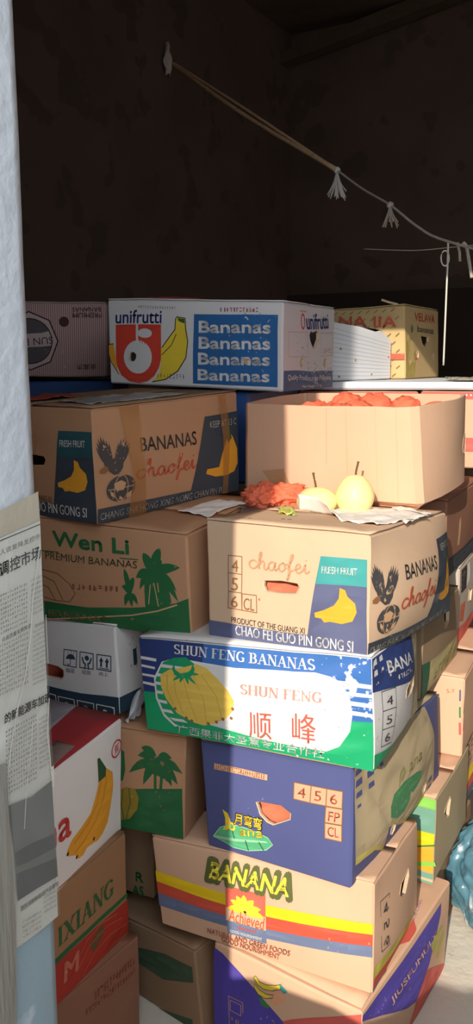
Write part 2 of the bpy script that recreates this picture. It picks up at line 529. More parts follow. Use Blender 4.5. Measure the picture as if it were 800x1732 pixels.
        def inset(f, k, k2, t):
            q = FACES[f]; du, dv = s.dim[f]
            a = UV4[q.index(k)]; b = UV4[q.index(k2)]
            u = a[0] + (b[0] - a[0]) * t; v = a[1] + (b[1] - a[1]) * t
            top = 1.0 if (s.open and f != 'd') else 1 - r / dv
            return s.P(f, min(max(u, r / du), 1 - r / du), min(max(v, r / dv), top))
        for i in range(8):
            for j in range(i + 1, 8):
                fs = [f for f in FACES if names[i] in FACES[f] and names[j] in FACES[f]]
                if len(fs) != 2 or (s.open and 't' in fs): continue
                prev = None
                for k in range(NG + 1):
                    cur = (s.bm.verts.new(inset(fs[0], names[i], names[j], k / NG)), s.bm.verts.new(inset(fs[1], names[i], names[j], k / NG)))
                    if prev:
                        fc = s.bm.faces.new((prev[0], cur[0], cur[1], prev[1]))
                        fc.normal_update()
                        if fc.normal.dot(fc.calc_center_median() - cen) < 0: fc.normal_flip()
                        fc.material_index = s.mi(s.edge) if getattr(s, 'edge', None) else 0
                    prev = cur
        for k in names:
            fs = [f for f in FACES if k in FACES[f] and not (s.open and f == 't')]
            if len(fs) < 3: continue
            vs = []
            for f in fs:
                q = FACES[f]; du, dv = s.dim[f]; a = UV4[q.index(k)]
                vs.append(s.bm.verts.new(s.P(f, min(max(a[0], r / du), 1 - r / du), min(max(a[1], r / dv), 1 - r / dv))))
            fc = s.bm.faces.new(vs); fc.normal_update()
            if fc.normal.dot(fc.calc_center_median() - cen) < 0: fc.normal_flip()
    def strip(s, name, f, pts, m, parent, off=0.0045, label=None):
        """tape or flap lying on a face: a child mesh that follows the face"""
        keep, s.bm = s.bm, bmesh.new()
        km, s.mats = s.mats, []
        s._poly(f, pts, m, off)
        bmesh.ops.remove_doubles(s.bm, verts=s.bm.verts[:], dist=1e-5)
        if name != 'packing_tape':
            g = bmesh.ops.extrude_face_region(s.bm, geom=s.bm.faces[:])
            bmesh.ops.translate(s.bm, verts=[v for v in g['geom'] if isinstance(v, bmesh.types.BMVert)], vec=-s.nrm[f] * (0.003 if name == 'top_flap' else 0.0008))
            bmesh.ops.recalc_face_normals(s.bm, faces=s.bm.faces[:])
        o = link(name, s.bm, s.mats, (0, 0, 0), parent)
        s.bm, s.mats = keep, km
        if label: o['label'] = label
        return o
    def done(s, name, label, cat, group=None, flaps=True, flap_mat=None):
        s.run(); s.body()
        o = link(name, s.bm, s.mats, s.base)
        tag(o, label, cat, group)
        if flaps and not s.open:
            fm = flap_mat or s.board
            s.strip('top_flap', 't', [(.004, .006), (.996, .006), (.996, .494), (.004, .494)], fm, o)
            s.strip('top_flap', 't', [(.004, .506), (.996, .506), (.996, .994), (.004, .994)], fm, o)
        return o

def rect(fbr, yaw, w, d, z0, z1):
    c, sn = math.cos(R(yaw)), math.sin(R(yaw))
    out = {}
    for k, a, b in (('FBL', -w, 0), ('FBR', 0, 0), ('BBR', 0, d), ('BBL', -w, d)):
        p = (fbr[0] + a * c - b * sn, fbr[1] + a * sn + b * c)
        out[k] = (*p, z0); out[k[0] + 'T' + k[2]] = (*p, z1)
    return out

# ---------------------------------------------------------------- the room
def struct(name, bm, m, off=Vector((0, 0, 0))):
    o = link(name, bm, m, off); o['kind'] = 'structure'; return o

FLOOR = mat('dusty concrete', (218, 206, 188), rough=0.9, var=0.18, scale=3.5, wear=(150, 138, 120), wear_amt=0.10, wear_scale=22, bump=0.25, bscale=40)
GRIME = mat('sooty plaster', (96, 76, 64), rough=0.95, var=0.35, scale=2.2, wear=(86, 68, 57), wear_amt=0.24, wear_scale=5, bump=0.15, bscale=14)
DADO = mat('dark lower plaster', (56, 44, 38), rough=0.95, var=0.3, scale=2.5)
WASH = mat('whitewashed plaster', (216, 217, 220), rough=0.9, var=0.06, scale=12, wear=(196, 186, 172), wear_amt=0.06, wear_scale=30, bump=0.35, bscale=50)
PAINT = mat('pale blue wall paint', (164, 184, 192), rough=0.75, var=0.07, scale=10, wear=(200, 210, 218), wear_amt=0.34, wear_scale=14, bump=0.2, bscale=30)
BRICK = mat('shade wall render', (150, 140, 128), rough=0.9, var=0.15)

bm = bmesh.new(); add_box(bm, [Vector(p) for p in ((-7, -6, -.12), (8, -6, -.12), (8, 9, -.12), (-7, 9, -.12), (-7, -6, 0), (8, -6, 0), (8, 9, 0), (-7, 9, 0))])
struct('floor', bm, FLOOR)
bm = bmesh.new(); add_box(bm, ebox(-2.75, -2.56, .45, 5.3, 0, 3.5)); struct('wall_left', bm, GRIME)
bm = bmesh.new(); add_box(bm, ebox(-2.65, 3.5, 5.13, 5.3, 0, 3.5)); struct('wall_back', bm, GRIME)
bm = bmesh.new(); add_box(bm, ebox(3.3, 3.5, .72, 5.3, 0, 3.5)); struct('wall_right', bm, GRIME)
bm = bmesh.new(); add_box(bm, ebox(-2.65, 3.5, .45, 5.3, 3.42, 3.55)); struct('ceiling', bm, GRIME)
bm = bmesh.new(); add_box(bm, ebox(-2.56, 3.3, 5.10, 5.13, 0, 1.84)); struct('trim_1', bm, DADO)
bm = bmesh.new()
q = [Vector(p) for p in ((0.2949, 5.6956, 3.2086), (1.3987, 5.0584, 3.4061), (1.1987, 5.1738, 3.4519), (0.2872, 5.7000, 3.2786))]
add_box(bm, [q[0] - E2 * .1, q[1] - E2 * .1, q[1], q[0], q[3] - E2 * .1, q[2] - E2 * .1, q[2], q[3]])
struct('trim_2', bm, mat('sooty timber', (84, 66, 52), rough=.9, var=.25, scale=4, stretch=(1, 8, 8)))
bm = bmesh.new(); add_box(bm, ebox(-.95, 3.5, .45, .72, 2.62, 3.5)); struct('trim_3', bm, GRIME)
bm = bmesh.new(); add_box(bm, ebox(-2.65, -.95, .45, .6, 0, 3.5)); struct('wall_front', bm, WASH)
# the whitewashed door jamb that stands nearest
bm = bmesh.new()
def jamb_pt(a, b, z):
    p = EP(a, b, z); return p + noise.noise_vector(p * 5) * .0012 + noise.noise_vector(p * 19) * .0005
NZ = 90
prof = [(-.94, .43), (-.70, .43), (-.684, .436), (-.68, .45), (-.68, .54), (-.68, .63), (-.68, .705), (-.684, .718), (-.70, .72), (-.94, .72)]
rows = [[bm.verts.new(jamb_pt(a, b, 3.45 * k / NZ)) for a, b in prof] for k in range(NZ + 1)]
for k in range(NZ):
    for i in range(len(prof)):
        f = bm.faces.new((rows[k][i], rows[k][(i + 1) % len(prof)], rows[k + 1][(i + 1) % len(prof)], rows[k + 1][i]))
        z = 3.45 * k / NZ
        f.material_index = 1 if z < .86 - .10 * noise.noise(Vector((i * .4, 0, 0))) else 0
        f.smooth = True
bm.faces.new(rows[-1]); bm.faces.new(rows[0][::-1])
bmesh.ops.recalc_face_normals(bm, faces=bm.faces[:])
struct('wall_jamb', bm, [WASH, PAINT])
# unseen walls added behind the camera to block sun and sky
bm = bmesh.new(); add_box(bm, [Vector(p) for p in ((-5, -.62, 0), (-0.716, -.62, 0), (-0.716, -.38, 0), (-5, -.38, 0), (-5, -.62, 5), (-0.716, -.62, 5), (-0.716, -.38, 5), (-5, -.38, 5))])
struct('wall_shade_left', bm, BRICK)  # unseen; set close so the left cartons get less sky
bm = bmesh.new()
top = [(-.95, 1.10), (-.62, 1.16), (-.44, 1.13), (-.33, 1.085), (-.2, 1.06), (-.05, 1.075), (.1, 1.10), (.35, 1.06), (.8, 1.08)]
fr = [bm.verts.new((x, -.62, z)) for x, z in [(.8, 0), (-.95, 0)] + top]
bk = [bm.verts.new((x, -.5, z)) for x, z in [(.8, 0), (-.95, 0)] + top]
bm.faces.new(fr[::-1]); bm.faces.new(bk)
for i in range(len(fr)):
    bm.faces.new((fr[i], fr[(i + 1) % len(fr)], bk[(i + 1) % len(fr)], bk[i]))
bmesh.ops.recalc_face_normals(bm, faces=bm.faces[:])
struct('wall_shade_low', bm, BRICK)  # added shadow caster; its uneven top shapes the shade on the bottom carton

bm = bmesh.new(); add_box(bm, [Vector(p) for p in ((.75, -.62, 0), (4.5, -.62, 0), (4.5, -.45, 0), (.75, -.45, 0), (.75, -.62, 2.0), (4.5, -.62, 2.0), (4.5, -.45, 2.0), (.75, -.45, 2.0))])
struct('wall_shade_right', bm, BRICK)  # added unseen wall that cuts sky light on the lower cartons

# ---------------------------------------------------------------- cartons
BOX = {
    'O': {'FBL': (-0.0516, 1.5693, 0.0010), 'FBR': (0.2297, 1.3846, 0.0010), 'BBR': (0.4898, 1.7807, 0.0010), 'BBL': (0.2085, 1.9654, 0.0010), 'FTL': (-0.0482, 1.5652, 0.2385), 'FTR': (0.2305, 1.3801, 0.2288), 'BTR': (0.4937, 1.7766, 0.2345), 'BTL': (0.2119, 1.9613, 0.2417)},
    'N': {'FBL': (-0.1639, 1.6248, 0.2356), 'FBR': (0.2514, 1.3982, 0.2508), 'BBR': (0.3933, 1.6613, 0.2418), 'BBL': (-0.0309, 1.8860, 0.2164), 'FTL': (-0.1826, 1.6365, 0.4314), 'FTR': (0.2515, 1.4140, 0.4696), 'BTR': (0.3880, 1.6742, 0.4447), 'BTL': (-0.0361, 1.8997, 0.4232)},
    'M': {'FBL': (-0.0594, 1.5770, 0.4473), 'FBR': (0.2100, 1.4122, 0.4589), 'BBR': (0.4765, 1.8539, 0.4465), 'BBL': (0.2001, 2.0169, 0.4247), 'FTL': (-0.0747, 1.5923, 0.6692), 'FTR': (0.2105, 1.4288, 0.6883), 'BTR': (0.4677, 1.8668, 0.6558), 'BTL': (0.1913, 2.0299, 0.6340)},
    'G': {'FBL': (-0.1841, 1.6177, 0.6832), 'FBR': (0.2436, 1.4027, 0.6982), 'BBR': (0.3787, 1.6730, 0.6989), 'BBL': (-0.0522, 1.8866, 0.6763), 'FTL': (-0.1960, 1.6225, 0.8752), 'FTR': (0.2363, 1.4102, 0.9056), 'BTR': (0.3699, 1.6791, 0.8985), 'BTL': (-0.0599, 1.8926, 0.8754)},
    'F': {'FBL': (-0.0530, 1.5988, 0.8865), 'FBR': (0.2292, 1.4176, 0.9007), 'BBR': (0.4666, 1.7779, 0.8820), 'BBL': (0.1721, 1.9592, 0.8683), 'FTL': (-0.0609, 1.6131, 1.1153), 'FTR': (0.2308, 1.4306, 1.1221), 'BTR': (0.4503, 1.7901, 1.0988), 'BTL': (0.1707, 1.9723, 1.0904)},
    'D': {'FBL': (-0.5310, 1.8194, 0.8734), 'FBR': (-0.0892, 1.6173, 0.8717), 'BBR': (0.0534, 1.9325, 0.8819), 'BBL': (-0.3849, 2.1350, 0.8868), 'FTL': (-0.5325, 1.8106, 1.0960), 'FTR': (-0.0977, 1.6072, 1.0861), 'BTR': (0.0518, 1.9238, 1.1045), 'BTL': (-0.3865, 2.1263, 1.1094)},
    'E': {'FBL': (0.0173, 2.0262, 1.1070), 'FBR': (0.3983, 1.7855, 1.1036), 'BBR': (0.5562, 2.0434, 1.1213), 'BBL': (0.1879, 2.2828, 1.1175), 'FTL': (0.0174, 2.0181, 1.3209), 'FTR': (0.3739, 1.7786, 1.3245), 'BTR': (0.5483, 2.0360, 1.3399), 'BTL': (0.1808, 2.2753, 1.3352)},
    'C': {'FBL': (-0.2785, 1.6633, 1.0978), 'FBR': (0.0063, 2.0543, 1.1082), 'BBR': (-0.2768, 2.2599, 1.1084), 'BBL': (-0.5613, 1.8680, 1.0936), 'FTL': (-0.2816, 1.6557, 1.3268), 'FTR': (0.0022, 2.0484, 1.3463), 'BTR': (-0.2810, 2.2539, 1.3465), 'BTL': (-0.5655, 1.8621, 1.3317)},
    'A': {'FBL': (-0.3491, 2.3754, 1.3597), 'FBR': (0.1160, 2.1603, 1.3420), 'BBR': (0.2838, 2.5235, 1.3423), 'BBL': (-0.1853, 2.7389, 1.3618), 'FTL': (-0.3502, 2.3713, 1.5846), 'FTR': (0.1185, 2.1555, 1.5630), 'BTR': (0.2863, 2.5193, 1.5667), 'BTL': (-0.1791, 2.7345, 1.5849)},
    'S': {'FBL': (-0.9418, 2.9320, 1.3684), 'FBR': (-0.4446, 2.9463, 1.3673), 'BBR': (-0.4523, 3.2601, 1.3583), 'BBL': (-0.9507, 3.2460, 1.3605), 'FTL': (-0.9405, 2.9382, 1.6169), 'FTR': (-0.4403, 2.9521, 1.6131), 'BTR': (-0.4504, 3.2663, 1.6060), 'BTL': (-0.9494, 3.2522, 1.6090)},
    'X': {'FBL': (0.1441, 3.1626, 1.3580), 'FBR': (0.5760, 2.9102, 1.3580), 'BBR': (0.7639, 3.2288, 1.3580), 'BBL': (0.3312, 3.4820, 1.3580), 'FTL': (0.1368, 3.1682, 1.5820), 'FTR': (0.5672, 2.9156, 1.6028), 'BTR': (0.7558, 3.2350, 1.6010), 'BTL': (0.3239, 3.4875, 1.5803)},
    'I': {'FBL': (-0.7672, 1.3011, 0.4650), 'FBR': (-0.4383, 1.1605, 0.4462), 'BBR': (-0.2410, 1.6212, 0.4583), 'BBL': (-0.5694, 1.7620, 0.4784), 'FTL': (-0.7577, 1.2898, 0.7147), 'FTR': (-0.4288, 1.1491, 0.6958), 'BTR': (-0.2330, 1.6099, 0.7085), 'BTL': (-0.5599, 1.7507, 0.7281)},
    'J': {'FBL': (-0.7793, 1.3207, 0.2371), 'FBR': (-0.4584, 1.1577, 0.2335), 'BBR': (-0.2309, 1.6028, 0.2267), 'BBL': (-0.5529, 1.7664, 0.2331), 'FTL': (-0.7764, 1.3213, 0.4648), 'FTR': (-0.4556, 1.1583, 0.4612), 'BTR': (-0.2302, 1.6044, 0.4602), 'BTL': (-0.5500, 1.7669, 0.4608)},
    'K': {'FBL': (-0.7867, 1.3788, 0.0010), 'FBR': (-0.4878, 1.1781, 0.0010), 'BBR': (-0.2091, 1.5932, 0.0010), 'BBL': (-0.5080, 1.7939, 0.0010), 'FTL': (-0.7853, 1.3793, 0.2338), 'FTR': (-0.4864, 1.1786, 0.2324), 'BTR': (-0.2073, 1.5937, 0.2293), 'BTL': (-0.5066, 1.7944, 0.2309)},
    'L': {'FBL': (-0.4898, 1.7265, 0.4510), 'FBR': (-0.1105, 1.6043, 0.4440), 'BBR': (0.0129, 1.9859, 0.4331), 'BBL': (-0.3674, 2.1080, 0.4399), 'FTL': (-0.4844, 1.7312, 0.6705), 'FTR': (-0.1031, 1.6090, 0.6639), 'BTR': (0.0183, 1.9905, 0.6526), 'BTL': (-0.3620, 2.1127, 0.6594)},
    'Hb': {'FBL': (-0.5529, 1.8506, 0.6719), 'FBR': (-0.2450, 1.6688, 0.6917), 'BBR': (0.0075, 2.0910, 0.6614), 'BBL': (-0.2995, 2.2740, 0.6486), 'FTL': (-0.5541, 1.8614, 0.8556), 'FTR': (-0.2526, 1.6802, 0.8789), 'BTR': (0.0063, 2.1018, 0.8451), 'BTL': (-0.3006, 2.2849, 0.8324)},
    'P': {'FBL': (-0.3011, 1.7620, 0.0010), 'FBR': (-0.0743, 1.5769, 0.0010), 'BBR': (0.0965, 1.7864, 0.0010), 'BBL': (-0.1304, 1.9715, 0.0010), 'FTL': (-0.3084, 1.7677, 0.1720), 'FTR': (-0.0890, 1.5841, 0.1988), 'BTR': (0.0844, 1.7931, 0.1985), 'BTL': (-0.1406, 1.9778, 0.1782)},
    'U': {'FBL': (0.1276, 1.9158, 0.2450), 'FTL': (0.1276, 1.9158, 0.4530), 'FBR': (0.4440, 1.7440, 0.2450), 'FTR': (0.4440, 1.7440, 0.4530), 'BBR': (0.5919, 2.0164, 0.2450), 'BTR': (0.5919, 2.0164, 0.4530), 'BBL': (0.2755, 2.1882, 0.2450), 'BTL': (0.2755, 2.1882, 0.4530)},
    'T': {'FBL': (0.1875, 2.1033, 0.4640), 'FTL': (0.1875, 2.1033, 0.6650), 'FBR': (0.5470, 1.9280, 0.4640), 'FTR': (0.5470, 1.9280, 0.6650), 'BBR': (0.7311, 2.3055, 0.4640), 'BTR': (0.7311, 2.3055, 0.6650), 'BBL': (0.3716, 2.4808, 0.4640), 'BTL': (0.3716, 2.4808, 0.6650)},
    'V': {'FBL': (0.2368, 2.2478, 0.2450), 'FTL': (0.2368, 2.2478, 0.4580), 'FBR': (0.5900, 2.0600, 0.2450), 'FTR': (0.5900, 2.0600, 0.4580), 'BBR': (0.8247, 2.5015, 0.2450), 'BTR': (0.8247, 2.5015, 0.4580), 'BBL': (0.4716, 2.6893, 0.2450), 'BTL': (0.4716, 2.6893, 0.4580)},
    'Z': {'FBL': (0.0375, 1.9789, 0.6720), 'FTL': (0.0375, 1.9789, 0.8520), 'FBR': (0.4100, 1.7850, 0.6720), 'FTR': (0.4100, 1.7850, 0.8520), 'BBR': (0.5670, 2.0866, 0.6720), 'BTR': (0.5670, 2.0866, 0.8520), 'BBL': (0.1944, 2.2805, 0.6720), 'BTL': (0.1944, 2.2805, 0.8520)},
    'R2': {'FBL': (0.1792, 2.3492, 0.6700), 'FTL': (0.1792, 2.3492, 0.8800), 'FBR': (0.5870, 2.1590, 0.6700), 'FTR': (0.5870, 2.1590, 0.8800), 'BBR': (0.7645, 2.5396, 0.6700), 'BTR': (0.7645, 2.5396, 0.8800), 'BBL': (0.3567, 2.7298, 0.6700), 'BTL': (0.3567, 2.7298, 0.8800)},
    'R1': {'FBL': (0.1934, 2.1614, 0.8850), 'FTL': (0.1934, 2.1614, 1.0850), 'FBR': (0.5080, 2.0080, 0.8850), 'FTR': (0.5080, 2.0080, 1.0850), 'BBR': (0.7053, 2.4125, 0.8850), 'BTR': (0.7053, 2.4125, 1.0850), 'BBL': (0.3907, 2.5659, 0.8850), 'BTL': (0.3907, 2.5659, 1.0850)},
    'O2': {'FBL': (0.0370, 2.0900, 0.0000), 'FTL': (0.0370, 2.0900, 0.2380), 'FBR': (0.4700, 1.8400, 0.0000), 'FTR': (0.4700, 1.8400, 0.2380), 'BBR': (0.6400, 2.1344, 0.0000), 'BTR': (0.6400, 2.1344, 0.2380), 'BBL': (0.2070, 2.3844, 0.0000), 'BTL': (0.2070, 2.3844, 0.2380)},
    'W': {'FBL': (-0.5072, 1.8829, 0.2150), 'FTL': (-0.5072, 1.8829, 0.4280), 'FBR': (-0.1900, 1.7350, 0.2150), 'FTR': (-0.1900, 1.7350, 0.4280), 'BBR': (-0.0632, 2.0069, 0.2150), 'BTR': (-0.0632, 2.0069, 0.4280), 'BBL': (-0.3804, 2.1548, 0.2150), 'BTL': (-0.3804, 2.1548, 0.4280)},
    'Y1': {'FBL': (0.1935, 2.6201, 1.0980), 'FTL': (0.1935, 2.6201, 1.3280), 'FBR': (0.5500, 2.5700, 1.0980), 'FTR': (0.5500, 2.5700, 1.3280), 'BBR': (0.6126, 3.0156, 1.0980), 'BTR': (0.6126, 3.0156, 1.3280), 'BBL': (0.2561, 3.0657, 1.0980), 'BTL': (0.2561, 3.0657, 1.3280)},
    'Y2': {'FBL': (0.5586, 2.5672, 1.0980), 'FTL': (0.5586, 2.5672, 1.3280), 'FBR': (0.9300, 2.5150, 1.0980), 'FTR': (0.9300, 2.5150, 1.3280), 'BBR': (0.9926, 2.9606, 1.0980), 'BTR': (0.9926, 2.9606, 1.3280), 'BBL': (0.6213, 3.0128, 1.0980), 'BTL': (0.6213, 3.0128, 1.3280)},
    'SL': {'FBL': (0.2083, 2.6183, 1.3320), 'FTL': (0.2083, 2.6183, 1.3560), 'FBR': (1.0500, 2.5000, 1.3320), 'FTR': (1.0500, 2.5000, 1.3560), 'BBR': (1.1502, 3.2130, 1.3320), 'BTR': (1.1502, 3.2130, 1.3560), 'BBL': (0.3085, 3.3313, 1.3320), 'BTL': (0.3085, 3.3313, 1.3560)},
    'A2': {'FBL': (-0.3607, 2.4197, 1.0980), 'FTL': (-0.3607, 2.4197, 1.3380), 'FBR': (0.0300, 2.2400, 1.0980), 'FTR': (0.0300, 2.2400, 1.3380), 'BBR': (0.1888, 2.5852, 1.0980), 'BTR': (0.1888, 2.5852, 1.3380), 'BBL': (-0.2019, 2.7649, 1.0980), 'BTL': (-0.2019, 2.7649, 1.3380)},
    'S2': {'FBL': (-0.9400, 2.9300, 1.0980), 'FTL': (-0.9400, 2.9300, 1.3520), 'FBR': (-0.4200, 2.9300, 1.0980), 'FTR': (-0.4200, 2.9300, 1.3520), 'BBR': (-0.4200, 3.3300, 1.0980), 'BTR': (-0.4200, 3.3300, 1.3520), 'BBL': (-0.9400, 3.3300, 1.0980), 'BTL': (-0.9400, 3.3300, 1.3520)},
    'FO': {'FBR': (0.2880, 2.6300, 1.3580), 'BBR': (0.5280, 2.9250, 1.3580), 'FBL': (0.2171, 2.6854, 1.3580), 'BBL': (0.4571, 2.9804, 1.3580), 'FTR': (0.2880, 2.6300, 1.5410), 'BTR': (0.5280, 2.9250, 1.4880), 'FTL': (0.2171, 2.6854, 1.5410), 'BTL': (0.4571, 2.9804, 1.4880)},
    'JA': {'FBR': (-0.3615, 0.7283, 0.0000), 'BBR': (-0.2267, 0.9617, 0.0000), 'BTR': (-0.2267, 0.9617, 2.0000), 'FTR': (-0.3615, 0.7283, 2.0000), 'FBL': (-0.3632, 0.7293, 0.0000), 'BBL': (-0.2285, 0.9627, 0.0000), 'BTL': (-0.2285, 0.9627, 2.0000), 'FTL': (-0.3632, 0.7293, 2.0000)},
}
NAVY = ink('navy', (38, 48, 108), wear=(214, 206, 200), amt=.03)
DARK = ink('charcoal', (58, 54, 56), amt=.10)
REDBR = ink('red brown', (186, 96, 72), amt=.12)
REDI = ink('red', (214, 70, 52), wear=(214, 206, 200), amt=.05)
YEL = ink('banana yellow', (238, 204, 60), wear=(218, 190, 130), amt=.06)
ORAN = ink('banana orange', (238, 164, 50), amt=.05)
BLACK = ink('black', (44, 38, 36), amt=.03)
PAPER = ink('white ink', (232, 226, 216), wear=(190, 180, 170), amt=.06)
DGRN = ink('dark green', (52, 92, 58), wear=(150, 116, 84), amt=.06)
GRN = ink('green', (58, 122, 66), wear=(186, 150, 110), amt=.08)
TEAL = ink('teal', (66, 150, 146), amt=.05)
SLATE = ink('slate', (90, 93, 122), amt=.05)
SLATEC = ink('dark slate', (62, 68, 76), wear=(130, 100, 76), amt=.05)  # slate print with the shade mixed into its colour
TAN = mat('tan ink', (202, 158, 118), rough=.8, var=.08)
BROWN = ink('brown ink', (142, 96, 62), amt=.1)
HOLEDARK = mat('dark hole', (70, 40, 34), rough=.9)

def banana_end(C, f, dim, sunlit):
    """end panel of the two fresh-fruit cartons"""
    sl = SLATE if sunlit else SLATEC  # the carton in shade gets shade-darkened copies of the same inks
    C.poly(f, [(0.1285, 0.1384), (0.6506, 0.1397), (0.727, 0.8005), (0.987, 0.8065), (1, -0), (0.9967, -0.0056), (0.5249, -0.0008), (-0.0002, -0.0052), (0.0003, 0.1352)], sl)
    C.poly(f, [(0.727, 0.8005), (0.987, 0.8065), (0.9905, 0.5856), (0.7034, 0.5702)], TEAL if sunlit else ink('shaded teal', (48, 84, 90), amt=.05))
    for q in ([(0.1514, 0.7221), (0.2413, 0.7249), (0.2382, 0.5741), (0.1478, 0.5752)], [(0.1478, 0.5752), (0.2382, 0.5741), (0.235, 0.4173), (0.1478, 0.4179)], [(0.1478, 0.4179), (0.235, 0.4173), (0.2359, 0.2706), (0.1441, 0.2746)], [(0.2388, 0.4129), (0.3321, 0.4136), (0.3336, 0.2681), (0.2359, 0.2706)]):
        C.frame(f, q, .0016, BROWN if sunlit else DARK)
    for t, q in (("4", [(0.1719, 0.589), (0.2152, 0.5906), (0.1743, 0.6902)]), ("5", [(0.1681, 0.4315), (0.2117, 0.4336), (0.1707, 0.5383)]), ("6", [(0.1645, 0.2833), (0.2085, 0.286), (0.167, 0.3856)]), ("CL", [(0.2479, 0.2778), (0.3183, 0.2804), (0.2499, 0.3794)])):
        C.text(f, t, q, BROWN if sunlit else DARK)
    C.script(f, [(0.2846, 0.5663), (0.6718, 0.5795), (0.2847, 0.7859)], ink('faded brown script', (192, 142, 106), amt=.16), .17)
    C.text(f, "PRODUCT OF THE GUANG XI", [(0.1653, 0.1505), (0.6361, 0.1466), (0.1665, 0.2019)], BLACK)
    C.text(f, "CHAO FEI GUO PIN GONG SI", [(0.1911, 0.0478), (0.9215, 0.0502), (0.1931, 0.1353)], PAPER, .01)
    C.text(f, "FRESH FRUIT", [(0.7379, 0.6628), (0.9368, 0.6712), (0.7377, 0.7205)], PAPER, .01)
    C.poly(f, [(0.8413, 0.555), (0.8718, 0.5412), (0.8858, 0.491), (0.9299, 0.4416), (0.9409, 0.372), (0.9184, 0.2957), (0.8576, 0.2643), (0.7885, 0.2701), (0.7537, 0.2584), (0.7359, 0.2891), (0.7006, 0.2921), (0.6969, 0.3305), (0.7532, 0.3606), (0.8118, 0.4054), (0.8387, 0.4681)], ORAN)
    C.hole(f, [(0.3873, 0.5477), (0.4954, 0.5652), (0.5935, 0.5567), (0.6042, 0.5292), (0.586, 0.4771), (0.4947, 0.4663), (0.3975, 0.4647), (0.3829, 0.5022)])

def banana_side(C, f, tone):
    """long panel: eagle on a globe, BANANAS, trapezoid with a hand of fruit"""
    C.poly(f, [(0.0045, 0.1358), (0.6025, 0.1097), (0.7246, 0.8009), (1.027, 0.8112), (1.024, -0.0117), (0.4589, -0.0054), (-0, 0)], tone)
    C.text(f, "BANANAS", [(0.2687, 0.5725), (0.6476, 0.5478), (0.2686, 0.7013)], DARK, .012)
    C.script(f, [(0.2255, 0.2493), (0.6408, 0.2437), (0.233, 0.5065)], ink('faded red script', (186, 84, 58), amt=.14), .2)
    C.text(f, "CHANG SHA HONG XING NONG CHAN PIN PI", [(0.0147, 0.0316), (0.8495, 0.0163), (0.0168, 0.0944)], ink('grey white ink', (176, 168, 156), amt=.1), .01)
    C.text(f, "KEEP AT 13 C", [(0.7587, 0.6849), (0.9794, 0.6823), (0.76, 0.7482)], ink('grey white ink', (176, 168, 156)))
    C.poly(f, [(0.9142, 0.6297), (0.9475, 0.5631), (0.9854, 0.4402), (0.988, 0.2877), (0.9565, 0.2105), (0.8818, 0.1883), (0.7955, 0.1943), (0.7174, 0.2398), (0.7275, 0.2841), (0.8258, 0.2874), (0.8519, 0.4058)], ORAN)
    C.poly(f, [(0.8795, 0.5954), (0.911, 0.7251), (0.9374, 0.5533), (0.9072, 0.5121)], DGRN)
    ea = ink('eagle grey', (74, 70, 70), amt=.16, wear_scale=90)
    B = [(0.0881, 0.4823)][0]
    for p in [(0.0091, 0.6792), (0.0138, 0.719), (0.0215, 0.7478), (0.0323, 0.7708), (0.0486, 0.7517), (0.0649, 0.7273), (0.0813, 0.7028), (0.0867, 0.6549)]:
        C.blade(f, B, p, .0105, ea, -.004)
    B2 = [(0.102, 0.4785)][0]
    for p in [(0.1369, 0.6896), (0.1557, 0.7218), (0.1737, 0.7229), (0.1913, 0.7083), (0.2051, 0.684), (0.2078, 0.6516), (0.1993, 0.6112), (0.1872, 0.5718)]:
        C.blade(f, B2, p, .0095, ea, -.004)
    C.poly(f, [(0.0572, 0.595), (0.0903, 0.5498), (0.126, 0.5665), (0.1607, 0.5363), (0.1549, 0.4637), (0.1318, 0.4119), (0.0999, 0.4106), (0.0732, 0.4499), (0.0477, 0.5145)], ea)
    C.poly(f, [(0.0737, 0.4655), (0.052, 0.4351), (0.0249, 0.4431), (0.0224, 0.4698), (0.0401, 0.4907), (0.061, 0.5004)], BROWN)
    g = [(0.1385, 0.282), (0.2227, 0.2828), (0.1421, 0.3982)]
    C.ell(f, g[0], g[1], g[2], ea)
    for q in ([(0.0974, 0.3321), (0.1406, 0.3508), (0.1686, 0.3209), (0.1523, 0.2616), (0.1094, 0.2646)], [(0.173, 0.2227), (0.2031, 0.2455), (0.1941, 0.1942), (0.168, 0.1811)], [(0.0745, 0.2758), (0.0947, 0.248), (0.1004, 0.2035), (0.0801, 0.2315)], [(0.1293, 0.2154), (0.15, 0.1871), (0.1424, 0.1735), (0.1247, 0.1847)]):
        C.poly(f, q, TAN)
    g2 = [(0.1385, 0.282), (0.1785, 0.2856), (0.1421, 0.3982)]
    C.line(f, [(g2[0][0] + (g2[1][0] - g2[0][0]) * math.cos(t) + (g2[2][0] - g2[0][0]) * math.sin(t), g2[0][1] + (g2[1][1] - g2[0][1]) * math.cos(t) + (g2[2][1] - g2[0][1]) * math.sin(t)) for t in [R(20 * i) for i in range(18)]], .0016, TAN, closed=True)
    C.line(f, [(0.0644, 0.2843), (0.1385, 0.282), (0.2154, 0.285)], .0016, TAN)

